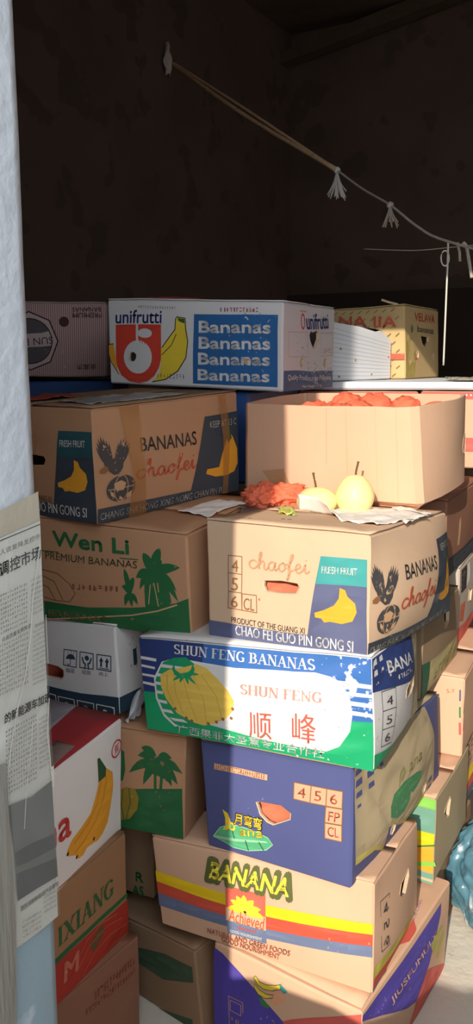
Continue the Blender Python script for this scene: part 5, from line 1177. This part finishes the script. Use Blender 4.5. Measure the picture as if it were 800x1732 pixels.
for y in [[(0.7243, 0.5819), (0.8982, 0.5841), (0.7251, 0.5833)], [(0.723, 0.5793), (0.8969, 0.5814), (0.7237, 0.5807)], [(0.7216, 0.5767), (0.8956, 0.5787), (0.7224, 0.5781)], [(0.7203, 0.5741), (0.8943, 0.576), (0.721, 0.5755)], [(0.7189, 0.5715), (0.893, 0.5733), (0.7196, 0.5729)], [(0.7175, 0.5689), (0.8917, 0.5705), (0.7183, 0.5703)], [(0.7162, 0.5663), (0.8903, 0.5678), (0.7169, 0.5677)], [(0.7148, 0.5636), (0.889, 0.5651), (0.7155, 0.565)], [(0.7134, 0.561), (0.8877, 0.5623), (0.7141, 0.5624)], [(0.9163, 0.585), (0.9854, 0.5859), (0.917, 0.5864)], [(0.915, 0.5822), (0.9841, 0.583), (0.9157, 0.5836)], [(0.9136, 0.5793), (0.9828, 0.5801), (0.9143, 0.5808)], [(0.9123, 0.5765), (0.9815, 0.5773), (0.913, 0.578)], [(0.9109, 0.5737), (0.9802, 0.5744), (0.9116, 0.5752)], [(0.9096, 0.5709), (0.9789, 0.5715), (0.9103, 0.5723)], [(0.9083, 0.568), (0.9776, 0.5687), (0.9089, 0.5695)], [(0.9069, 0.5652), (0.9762, 0.5658), (0.9076, 0.5667)], [(0.7162, 0.5537), (0.8879, 0.5553), (0.7169, 0.5551)], [(0.7147, 0.551), (0.8865, 0.5524), (0.7155, 0.5524)], [(0.7133, 0.5482), (0.8851, 0.5495), (0.714, 0.5496)], [(0.7119, 0.5455), (0.8838, 0.5466), (0.7126, 0.5469)], [(0.7104, 0.5427), (0.8824, 0.5438), (0.7112, 0.5441)], [(0.709, 0.5399), (0.881, 0.5409), (0.7097, 0.5414)], [(0.7075, 0.5372), (0.8796, 0.538), (0.7083, 0.5386)], [(0.7061, 0.5344), (0.8782, 0.5351), (0.7068, 0.5358)], [(0.7046, 0.5316), (0.8769, 0.5322), (0.7054, 0.533)], [(0.7032, 0.5288), (0.8755, 0.5293), (0.7039, 0.5303)], [(0.7017, 0.526), (0.8741, 0.5264), (0.7025, 0.5275)], [(0.909, 0.5544), (0.99, 0.5553), (0.9097, 0.5559)], [(0.9076, 0.5516), (0.9887, 0.5524), (0.9083, 0.5531)], [(0.9063, 0.5488), (0.9874, 0.5496), (0.907, 0.5503)], [(0.905, 0.546), (0.9861, 0.5467), (0.9057, 0.5475)], [(0.9036, 0.5432), (0.9848, 0.5438), (0.9043, 0.5447)], [(0.9023, 0.5403), (0.9835, 0.5409), (0.903, 0.5418)], [(0.901, 0.5375), (0.9822, 0.5381), (0.9017, 0.539)], [(0.8996, 0.5347), (0.9809, 0.5352), (0.9003, 0.5362)], [(0.8983, 0.5318), (0.9796, 0.5323), (0.899, 0.5333)], [(0.8969, 0.529), (0.9783, 0.5294), (0.8976, 0.5305)], [(0.8956, 0.5262), (0.977, 0.5265), (0.8963, 0.5276)], [(0.8942, 0.5233), (0.9757, 0.5236), (0.8949, 0.5248)], [(0.7233, 0.5031), (0.9145, 0.504), (0.724, 0.5045)], [(0.7218, 0.5003), (0.9131, 0.5011), (0.7226, 0.5017)], [(0.7204, 0.4975), (0.9117, 0.4981), (0.7211, 0.4989)], [(0.719, 0.4947), (0.9104, 0.4952), (0.7197, 0.4961)], [(0.7175, 0.4919), (0.909, 0.4923), (0.7183, 0.4933)], [(0.7161, 0.489), (0.9076, 0.4893), (0.7168, 0.4905)], [(0.7146, 0.4862), (0.9062, 0.4864), (0.7154, 0.4877)], [(0.7132, 0.4834), (0.9049, 0.4834), (0.7139, 0.4849)], [(0.7117, 0.4806), (0.9035, 0.4805), (0.7125, 0.482)], [(0.7103, 0.4777), (0.9021, 0.4775), (0.711, 0.4792)], [(0.7088, 0.4749), (0.9007, 0.4745), (0.7096, 0.4764)], [(0.7074, 0.472), (0.8993, 0.4716), (0.7081, 0.4735)], [(0.7059, 0.4692), (0.8979, 0.4686), (0.7067, 0.4707)], [(0.7044, 0.4664), (0.8965, 0.4656), (0.7052, 0.4678)], [(0.9203, 0.5006), (0.9882, 0.5009), (0.921, 0.5022)], [(0.9189, 0.4977), (0.9869, 0.4979), (0.9196, 0.4992)], [(0.9175, 0.4947), (0.9855, 0.4949), (0.9182, 0.4962)], [(0.9161, 0.4917), (0.9841, 0.4918), (0.9168, 0.4932)], [(0.9147, 0.4887), (0.9828, 0.4888), (0.9154, 0.4902)], [(0.9133, 0.4857), (0.9814, 0.4857), (0.9141, 0.4872)], [(0.9119, 0.4827), (0.98, 0.4827), (0.9127, 0.4842)], [(0.9105, 0.4797), (0.9787, 0.4796), (0.9113, 0.4812)], [(0.9091, 0.4766), (0.9773, 0.4766), (0.9099, 0.4782)], [(0.9077, 0.4736), (0.9759, 0.4735), (0.9085, 0.4752)], [(0.9063, 0.4706), (0.9746, 0.4704), (0.9071, 0.4722)], [(0.7603, 0.3809), (0.8789, 0.3786), (0.7611, 0.3825)], [(0.7587, 0.3778), (0.8774, 0.3753), (0.7595, 0.3794)], [(0.7572, 0.3746), (0.876, 0.3721), (0.758, 0.3762)], [(0.7557, 0.3715), (0.8745, 0.3689), (0.7564, 0.3731)], [(0.8978, 0.3862), (0.9799, 0.3847), (0.8986, 0.3878)], [(0.8964, 0.3831), (0.9785, 0.3815), (0.8972, 0.3847)], [(0.895, 0.38), (0.9771, 0.3784), (0.8958, 0.3816)], [(0.8936, 0.3769), (0.9757, 0.3752), (0.8943, 0.3785)]]:
    C.scribble('r', y, PRG, 13, int(y[0][1] * 997))
C.text('r', "的新能源车加速", [(0.7163, 0.5091), (0.9922, 0.5097), (0.7193, 0.515)], PRT, .02)
C.text('r', "向高质量发展推进", [(0.7243, 0.5568), (0.8932, 0.559), (0.7257, 0.5595)], PRT)
C.text('r', "更加绿色低碳", [(0.9177, 0.5577), (0.9802, 0.5582), (0.9187, 0.5598)], PRT)
C.poly('r', [(0.7146, 0.4595), (0.8552, 0.4563), (0.9849, 0.4589), (0.9906, 0.4184), (0.9959, 0.3938), (0.8641, 0.396), (0.7395, 0.3974), (0.734, 0.4291)], PHO)
C.poly('r', [(0.7337, 0.4284), (0.8414, 0.4274), (0.985, 0.4235), (0.9966, 0.4139), (0.8733, 0.4158), (0.7431, 0.419)], PHD)
C.poly('r', [(0.7411, 0.4149), (0.8709, 0.4105), (0.9936, 0.4069), (0.9959, 0.3938), (0.8641, 0.396), (0.7395, 0.3974)], PHD)
C.text('r', "西部深耕新能源产业基地", [(0.75, 0.3896), (0.9933, 0.3879), (0.7517, 0.3929)], PRG, .01)
o = C.finish('newspaper', 'yellowed newspaper page pasted on the whitewashed jamb', 'newspaper')
C2 = Sheet(jq, TAN)
MASK = mat('masking tape', (192, 178, 156), rough=.6, var=.1, bump=.3, bscale=40)
C2.poly('r', [(0.7043, 0.6286), (0.7687, 0.6298), (0.9904, 0.6362), (0.9933, 0.6189), (0.761, 0.6149), (0.6964, 0.6138)], MASK)
C2.finish('masking_tape', 'beige tape strip along the top edge of the newspaper', 'tape')
C3 = Sheet([Vector(p) + E1 * .004 for p in jq], CLEAR)
FILM = mat('clear film', (226, 222, 212), rough=.12, var=.05, alpha=.10, spec=.8, bump=.5, bscale=18, stretch=(4, 4, .6))
C3.poly('r', [(0.7877, 0.6159), (0.9686, 0.6201), (0.9874, 0.5411), (0.9955, 0.4653), (0.9959, 0.3938), (0.9964, 0.367), (0.7759, 0.3677), (0.7113, 0.3695), (0.7278, 0.4445), (0.7273, 0.5241)], FILM)
FOLD = mat('film fold', (224, 218, 204), rough=.3, var=.1, spec=.7)
for q, w in (([(0.9693, 0.6062), (0.9451, 0.5929), (0.9122, 0.5763), (0.8865, 0.5525), (0.8486, 0.5326), (0.7903, 0.5139), (0.7378, 0.4915), (0.7174, 0.4783)], .0016), ([(0.9854, 0.5116), (0.9643, 0.49), (0.9762, 0.4741), (0.9787, 0.4624)], .0014), ([(0.877, 0.5022), (0.8525, 0.4813), (0.8227, 0.4644), (0.7963, 0.4398)], .0009), ([(0.9861, 0.5631), (0.9878, 0.5338)], .0008)):
    C3.line('r', q, w, FOLD)
C3.line('r', [(0.9811, 0.4677), (0.9987, 0.4635), (1.01, 0.4613)], .0016, FOLD); C3.line('r', [(0.9886, 0.4672), (0.9874, 0.4557)], .004, FOLD)
C3.finish('plastic_film', 'creased clear film taped over the newspaper', 'film')
C4 = Sheet([Vector(p) + E1 * .006 for p in jq], CLEAR)
C4.poly('r', [(0.5975, 0.489), (0.7048, 0.487), (0.7047, 0.4535), (0.7116, 0.4195), (0.7156, 0.3924), (0.6732, 0.2932), (0.5016, 0.3121)], mat('grey beige film', (150, 145, 134), rough=.35, var=.2, spec=.5, bump=.4, bscale=22, stretch=(5, 5, .5)))
C4.finish('plastic_strip', 'grey beige plastic strip hanging down left edge of the jamb', 'strip')

# ---------------------------------------------------------------- fruit, tissue and paper on the two-pear carton
def on(box, u, v, dz=0.0):
    c = BOX[box]; a, b, d, e = [Vector(c[k]) for k in ('FTL', 'FTR', 'BTR', 'BTL')]
    return a * ((1 - u) * (1 - v)) + b * (u * (1 - v)) + d * (u * v) + e * ((1 - u) * v) + Vector((0, 0, dz))

PEAR = mat('yellow pear skin', (236, 224, 156), rough=.42, var=.10, scale=14, wear=(198, 172, 90), wear_amt=.03, wear_scale=220, sss=.10, spec=.4)
STEM = mat('pear stem', (104, 72, 44), rough=.8, var=.2, scale=60)
def pear(loc, prof, yaw, tilt, stem, label):
    o = empty('pear', loc)
    bm = bmesh.new(); n = 28; rows = []
    for r, z in prof:
        rows.append([bm.verts.new(((r + .0012 * math.sin(3 * t + yaw)) * math.cos(t), (r + .0012 * math.sin(2 * t)) * math.sin(t), z)) for t in [2 * math.pi * i / n for i in range(n)]])
    for a, b in zip(rows, rows[1:]):
        for i in range(n): bm.faces.new((a[i], a[(i + 1) % n], b[(i + 1) % n], b[i]))
    bm.faces.new(rows[0][::-1]); bm.faces.new(rows[-1])
    link('flesh', bm, PEAR, (0, 0, 0), o, True)
    bm = bmesh.new(); tube(bm, smooth_path(stem, 4), [.0022] * (4 * (len(stem) - 1) - 1) + [.0026, .003], 8)
    link('stem', bm, STEM, (0, 0, 0), o)
    o.rotation_euler = (tilt, 0, yaw)
    return tag(o, label, 'pear', 'pears on the fresh fruit carton')
def profile(h, w, neck):
    out = []
    for i in range(17):
        t = i / 16
        z = h * (0.5 - 0.5 * math.cos(math.pi * t))
        s = math.sin(math.pi * min(.985, max(.02, t)))
        r = w * (s ** .72) * (1 - neck * max(0, (z / h - .45)) ** 1.2)
        out.append((max(r, .003), z))
    return out
pz = profile(.084, .0425, .55)
pear(Vector((0.2530, 1.7791, 1.0975)), pz, .4, 0.0, [(0, 0, .080), (.001, 0, .092), (.004, 0, .104), (.006, 0, .112)], 'larger upright pear, right of the two in front')
pear(Vector((0.1738, 1.7846, 1.0966)), profile(.058, .044, .30), 1.5, R(-4), [(0, 0, .052), (-.001, .001, .066), (.002, .003, .078), (.006, .004, .088)], 'lower pear on the left, half hidden by white paper')
pear(Vector((0.2900, 1.9840, 1.0856)), profile(.046, .021, .40), 0.0, 0.0, [(0, 0, .042), (.012, -.001, .050), (.026, .001, .056), (.030, .002, .066), (.031, .002, .080)], 'small pear hidden behind the larger one, only stem showing')

def crumple_sheet(name, quad, m, nu, nv, amp, freq, label, cat, thick=.0008, edge=.0, seed=0, lift=None, fold=None):
    a, b, c, d = [Vector(p) for p in quad]
    base = (a + b + c + d) / 4
    rg = random.Random(seed); bm = bmesh.new(); G = []
    for j in range(nv + 1):
        row = []
        for i in range(nu + 1):
            u, v = i / nu, j / nv
            u0, v0 = u, v
            if fold: v = v + fold(u, v)
            p = a * ((1 - u) * (1 - v)) + b * (u * (1 - v)) + c * (u * v) + d * ((1 - u) * v)
            q = p * freq + Vector((seed, 0, 0))
            h = abs(noise.noise(q)) + .5 * abs(noise.noise(q * 2.3)) + .25 * abs(noise.noise(q * 5))
            p = p + Vector((noise.noise(q + Vector((5, 0, 0))) * edge, noise.noise(q + Vector((0, 9, 0))) * edge, h * amp))
            if lift: p.z += lift(u0, v0)
            row.append(bm.verts.new(p - base))
        G.append(row)
    for j in range(nv):
        for i in range(nu):
            bm.faces.new((G[j][i], G[j][i + 1], G[j + 1][i + 1], G[j + 1][i])).smooth = True
    o = link(name, bm, m, base)
    sm = o.modifiers.new('thickness', 'SOLIDIFY'); sm.thickness = thick; sm.offset = 1
    return tag(o, label, cat)
WP = mat('white wrapping paper', (242, 234, 224), rough=.7, var=.04)
crumple_sheet('wrapping_paper', [Vector((0.1048, 1.6724, 1.1028)), Vector((0.2592, 1.5133, 1.1132)), Vector((0.3863, 1.6541, 1.1057)), Vector((0.2023, 1.9653, 1.0861))], WP, 40, 22, .008, 22, 'thin white wrapping paper under the pears', 'paper', edge=.008, seed=3,
              lift=lambda u, v: .008 + .034 * max(0, 1 - v * 3.6) * max(0, min(1, (.62 - u) * 2.4)),
              fold=lambda u, v: .24 * max(0, 1 - v * 3.6) * max(0, min(1, (.62 - u) * 2.4)))
crumple_sheet('wrapping_paper', [Vector((0.2931, 1.7163, 1.1014)), Vector((0.3196, 1.5563, 1.1111)), Vector((0.4037, 1.7089, 1.1026)), Vector((0.3497, 1.8365, 1.0947))], WP, 24, 14, .007, 26, 'loose white paper scrap beside the open carton on the right', 'paper', edge=.006, seed=8, lift=lambda u, v: .006)
GREYP = mat('dirty grey plastic', (112, 104, 98), rough=.4, var=.4, scale=24, spec=.5)
crumple_sheet('plastic_sheet', [Vector((-0.0024, 1.6006, 1.1064)), Vector((0.1113, 1.5936, 1.1075)), Vector((0.1316, 1.8522, 1.0924)), Vector((0.0208, 2.0858, 1.0779))], GREYP, 30, 16, .010, 24, 'dirty grey plastic sheet left of the pears', 'plastic sheet', edge=.008, seed=5, lift=lambda u, v: .003)
RT = mat('coral red tissue', (226, 110, 78), rough=.7, var=.12, scale=20)
def crumple_ball(name, loc, rx, ry, rz, m, amp, freq, label, cat, seed=0, group=None, sub=5, parent=None):
    bm = bmesh.new(); bmesh.ops.create_icosphere(bm, subdivisions=sub, radius=1)
    for v in bm.verts:
        d = v.co.normalized(); q = d * freq + Vector((seed * 2.7, seed, 0))
        k = 1 + amp * (abs(noise.noise(q)) + .5 * abs(noise.noise(q * 2.1)) + .22 * abs(noise.noise(q * 4.3)) - .4)
        v.co = Vector((d.x * rx * k, d.y * ry * k, max(d.z * rz * k, -rz * .86)))
    o = link(name, bm, m, Vector(loc) + Vector((0, 0, rz * .86)), parent, True)
    if parent is None: tag(o, label, cat, group)
    return o
p = Vector((0.0912, 1.8330, 1.0933))
crumple_ball('tissue_paper', p + Vector((.004, .05, .002)), .074, .036, .029, RT, .62, 1.7, 'crumpled coral red tissue lying left of the pears', 'tissue', 1)
crumple_ball('tissue_paper', Vector((0.0535, 1.7929, 1.0954)) + Vector((0, .06, .002)), .036, .026, .024, RT, .6, 1.9, 'smaller red tissue wad at the left end of the crumpled tissue', 'tissue', 2)
FOILY = mat('bright wrapper', (226, 218, 110), rough=.4, var=.6, scale=60, wear=(110, 150, 70), wear_amt=.3, wear_scale=80)
crumple_sheet('candy_wrapper', [Vector((0.0834, 1.6737, 1.1026)), Vector((0.1177, 1.6535, 1.1040)), Vector((0.1220, 1.7882, 1.0961)), Vector((0.0953, 1.8111, 1.0946))], FOILY, 14, 10, .014, 60, 'yellow and green wrapper scrap in front of the red tissue', 'wrapper', edge=.006, seed=2, lift=lambda u, v: .010)
crumple_sheet('plastic_sheet', [on('C', .06, .12), on('C', .62, .04), on('C', .66, .36), on('C', .10, .42)], mat('grey film scrap', (170, 162, 156), rough=.35, var=.2, spec=.5), 30, 16, .007, 20, 'pale plastic scrap on top of the eagle carton', 'plastic sheet', edge=.01, seed=6, lift=lambda u, v: .005)
crumple_sheet('cloth_strip', [on('C', .0, .62), on('C', .34, .56), on('C', .4, .86), on('C', .0, .86)], mat('dull red cloth', (150, 66, 52), rough=.9, var=.25), 20, 12, .010, 26, 'dull red strip on the far edge of the eagle carton', 'cloth', edge=.01, seed=9, lift=lambda u, v: .005)
crumple_sheet('wrapping_paper', [on('D', .80, .42), on('D', .97, .34), on('D', 1.0, .80), on('D', .86, .82)], WP, 24, 14, .008, 18, 'white paper sticking out below the eagle carton', 'paper', edge=.01, seed=12, lift=lambda u, v: .006)
sl = BOX['SL']
crumple_sheet('plastic_wrapper', [on('SL', .52, .02), on('SL', .97, .02), on('SL', .97, .3), on('SL', .52, .3)], mat('soiled white film', (190, 180, 160), rough=.4, var=.35, scale=30, spec=.5), 40, 12, .012, 26, 'soiled white wrapper lying on the foam slab', 'wrapper', edge=.01, seed=14, lift=lambda u, v: .003)

# ---------------------------------------------------------------- red wrapped fruit in the open carton
cE = sum(E_IN, Vector()) / 4
u_ = (E_IN[1] - E_IN[0]).normalized(); v_ = (E_IN[3] - E_IN[0]).normalized()
LAB = [('front', 'left end'), ('front', 'second from left'), ('front', 'middle'), ('front', 'second from right'), ('front', 'right end')]
k = 0
for j, row in enumerate(('back', 'middle', 'front')):
    for i in range(5):
        loc = E_IN[0] + u_ * (.062 + .078 * i - .004 * j) + v_ * (.265 - .093 * j)
        zz = E_BASE.z + .145 + .008 + (.030 if j == 0 else .012) + (.006 if (i + j) % 2 else 0)
        loc.z = zz - .030 - (.012 if i in (0, 4) else 0)
        rr = .044 + .003 * ((i * 7 + j * 3) % 3 - 1)
        o = crumple_ball('wrapped_fruit', loc, rr, rr, rr * .95, RT, .28, 2.2, 'fruit in red tissue in the %s row of the open carton, %s' % (row, ('left end', 'second from the left', 'middle', 'second from the right', 'right end')[i]), 'fruit', 20 + k, 'red wrapped fruit in the open carton', 4)
        k += 1
# red bags seen through hand holes
for box, u, v, dep, lab in (('F', .48, .50, .045, 'red wrapped fruit seen through the hand hole below the pears'), ('M', .50, .52, .045, 'red wrapped fruit seen through the hole of the violet carton'), ('Hb', .30, .55, .045, 'red wrapped fruit seen through the hole of the white carton with handling marks')):
    c = BOX[box]; a, b, d, e = [Vector(c[q]) for q in ('FBL', 'FBR', 'FTR', 'FTL')]
    n = (b - a).cross(e - a).normalized()
    pp = a * ((1 - u) * (1 - v)) + b * (u * (1 - v)) + d * (u * v) + e * ((1 - u) * v) - n * (dep + .012)
    zb = (a.z + b.z) / 2 + .012
    crumple_ball('wrapped_fruit', (pp.x, pp.y, zb), .085, .042, (pp.z - zb) * .72, RT, .35, 2.6, lab, 'fruit', 50, None, 4)
crumple_ball('wrapped_fruit', on('A', .22, .35, .004),   .08, .04, .007, mat('dull red cloth', (150, 66, 52)), .5, 3, 'dull red bundle on top of the white Bananas carton', 'fruit', 60, None, 4)

# white plastic scrap caught between cartons
bm = bmesh.new()
P3 = [Vector((-0.2146, 1.7241, 0.7256)), Vector((-0.2212, 1.7097, 0.6980)), Vector((-0.2318, 1.6892, 0.6774))]
nr = Vector((.85, -.5, 0))
rows = []
for i in range(13):
    t = i / 12
    c_ = smooth_path(P3, 6)[i]; w = .006 + .020 * t
    rows.append([bm.verts.new(c_ + nr * (.010 + .006 * math.sin(9 * s + 4 * t) * (1 + t)) + Vector((-.45, -.75, 0)) * 0 + Vector((.5, .86, 0)) * (w * s)) for s in [-1 + k / 4 for k in range(9)]])
for a, b in zip(rows, rows[1:]):
    for k in range(8): bm.faces.new((a[k], a[k + 1], b[k + 1], b[k])).smooth = True
org = Vector((-0.2212, 1.7097, 0.6980))
bmesh.ops.translate(bm, verts=bm.verts[:], vec=-org)
o = link('plastic_scrap', bm, mat('soft white film', (206, 204, 204), rough=.3, var=.1, spec=.5), org)
o.modifiers.new('thickness', 'SOLIDIFY').thickness = .001
tag(o, 'white plastic scrap wedged left of the blue and green carton', 'plastic scrap')

# blue translucent bag on the floor at the right
BAG = mat('blue grey plastic bag', (88, 132, 148), rough=.3, var=.5, scale=12, spec=.6, alpha=.9, wear=(206, 214, 214), wear_amt=.34, wear_scale=26, stretch=(1, 1, .35))
bl = Vector((.66, 1.935, 0))
bm = bmesh.new(); bmesh.ops.create_icosphere(bm, subdivisions=6, radius=1)
for v in bm.verts:
    d = v.co.normalized(); q = d * 3 + Vector((4, 2, 0))
    kk = 1 + .30 * (abs(noise.noise(q * .6)) + .5 * abs(noise.noise(q * 1.3)) + .2 * abs(noise.noise(q * 3)) - .4)
    zz = d.z * .165 * kk
    tp = 1 - .45 * max(0, d.z) ** 1.5
    v.co = Vector((d.x * .125 * kk * tp, d.y * .12 * kk * tp, max(zz, -.15)))
o = empty('plastic_bag', bl); tag(o, 'blue grey plastic bag slumped on the floor at the right edge', 'bag')
link('bag_body', bm, BAG, (0, 0, .152), o, True)
bm = bmesh.new(); tube(bm, smooth_path([(0, 0, .29), (.004, .006, .32), (-.01, .0, .345), (-.03, .01, .37)]), [.03 - .0012 * i for i in range(19)], 10)
link('bag_neck', bm, BAG, (0, 0, 0), o)

# ---------------------------------------------------------------- twine under the ceiling
TW = mat('jute twine', (214, 172, 130), rough=.9, var=.3, scale=80)
TWG = mat('grey twine', (178, 164, 148), rough=.9, var=.3, scale=80)
N0, N1, N2, N3 = Vector((-0.3188, 4.5378, 2.8817)), Vector((0.3519, 3.1000, 2.0707)), Vector((0.4879, 2.8000, 1.9029)), Vector((0.6136, 2.5500, 1.7597))
N4 = N3 + (N3 - N2).normalized() * .5 + Vector((0, 0, .10))
o = empty('twine_line', N0); tag(o, 'jute line strung from the left wall down to the right', 'line')
def strand(name, pts, r, m, par, seg=6):
    bm = bmesh.new(); tube(bm, [p - N0 for p in smooth_path(pts, 10)], r, seg); return link(name, bm, m, (0, 0, 0), par)
mid = (N0 + N1) / 2
strand('strand', [N0, mid + Vector((0, 0, -.02)), N1], .009, TW, o)
strand('strand', [N0 + Vector((0, 0, .004)), mid + Vector((0, 0, .006)), N1], .006, TW, o)
strand('strand', [N1, (N1 + N2) / 2 + Vector((0, 0, -.006)), N2, (N2 + N3) / 2 + Vector((0, 0, -.012)), N3, N4], .0038, TWG, o)
def tassel(p, L, spread, m, nm, nstr, seed):
    rg = random.Random(seed)
    bm = bmesh.new(); bmesh.ops.create_icosphere(bm, subdivisions=2, radius=.012, matrix=Matrix.Translation(p - N0))
    kn = link('knot', bm, m, (0, 0, 0), o, True)
    bm = bmesh.new()
    for i in range(nstr):
        a = (rg.random() - .45) * spread; b = (rg.random() - .5) * spread
        tube(bm, smooth_path([p - N0, p - N0 + Vector((a * .4, b * .4, -L * .5)), p - N0 + Vector((a, b, -L * (.8 + .3 * rg.random())))], 4), .0022, 4)
    link('tassel', bm, m, (0, 0, 0), kn)
tassel(N1, .088, .07, mat('frayed white ends', (206, 198, 186), rough=.9), 'tassel', 22, 3)
tassel(N2, .062, .055, TWG, 'tassel', 16, 5)
# nail and the pale scrap it pins
o2 = empty('wall_nail', N0); tag(o2, 'nail with a pale torn scrap on the left wall', 'nail')
bm = bmesh.new(); tube(bm, [EP(-.06, 0, 0), EP(.02, 0, .004)], .005, 8); link('shaft', bm, mat('rusty iron', (96, 72, 58), metal=.6, rough=.6), (0, 0, 0), o2)
bm = bmesh.new()
sc = []
for j in range(9):
    w = .006 + .022 * min(1, j / 5)
    sc.append([bm.verts.new(E2 * (-.05 + (i / 6 - .5) * 2 * w) + E1 * (.012 + .010 * math.sin(i * 1.7 + j)) + Vector((0, 0, .075 - .145 * j / 8 + .006 * math.sin(i * 2.3)))) for i in range(7)])
for a, b in zip(sc, sc[1:]):
    for i in range(6): bm.faces.new((a[i], a[i + 1], b[i + 1], b[i]))
s_ = link('torn_scrap', bm, mat('pale scrap', (190, 172, 160), rough=.9, var=.2), (0, 0, 0), o2)
s_.modifiers.new('thickness', 'SOLIDIFY').thickness = .002
# hanging cords at the right
H0, H1, H2 = Vector((0.6144, 2.5500, 1.7597)), Vector((0.6141, 2.5500, 1.7068)), Vector((0.6161, 2.5500, 1.4051))
CORDW = mat('white cord', (214, 206, 192), rough=.8)
o3 = empty('hanging_cord', H0); tag(o3, 'thin pale cord hanging straight down with a loop near its top', 'cord')
bm = bmesh.new(); tube(bm, smooth_path([H0 - H0, H1 - H0 + Vector((.002, 0, 0)), H2 - H0], 8), .0028, 6); link('cord', bm, CORDW, (0, 0, 0), o3)
bm = bmesh.new(); lp = H0 + (H1 - H0) * .9
tube(bm, [lp - H0 + Vector((.012 * math.cos(t) - .006, .004 * math.sin(t), .022 * math.sin(t))) for t in [2 * math.pi * i / 14 for i in range(15)]], .0022, 6); link('loop', bm, CORDW, (0, 0, 0), o3)
H3, H4, H5, H6 = Vector((0.6454, 2.5000, 1.7498)), Vector((0.6561, 2.5000, 1.7368)), Vector((0.6644, 2.5000, 1.7011)), Vector((0.6752, 2.5000, 1.6521))
o4 = empty('hanging_cord', H3); tag(o4, 'twisted pale cord end curling down at the right edge', 'cord')
bm = bmesh.new(); tube(bm, [p - H3 for p in smooth_path([H3, H4, H5, H6], 8)], .005, 8); link('cord', bm, TWG, (0, 0, 0), o4)
H7, H8 = Vector((0.6336, 2.5200, 1.7524)), Vector((0.6444, 2.5200, 1.7001))
o5 = empty('hanging_cord', H7); tag(o5, 'short cord stub between the two longer cords', 'cord')
bm = bmesh.new(); tube(bm, [H7 - H7, (H8 - H7) * .5 + Vector((.003, 0, 0)), H8 - H7], .004, 8); link('cord', bm, TWG, (0, 0, 0), o5)
T0, T1 = Vector((0.4362, 3.0000, 1.7951)), Vector((0.7552, 2.8000, 1.7802))
bm = bmesh.new(); tube(bm, [p - T0 for p in smooth_path([T0, (T0 + T1) / 2 + Vector((0, 0, -.01)), T1, T1 + (T1 - T0) * .6], 8)], .0014, 5)
tag(link('thread', bm, TWG, T0), 'thin thread stretched level behind the hanging cord', 'thread')
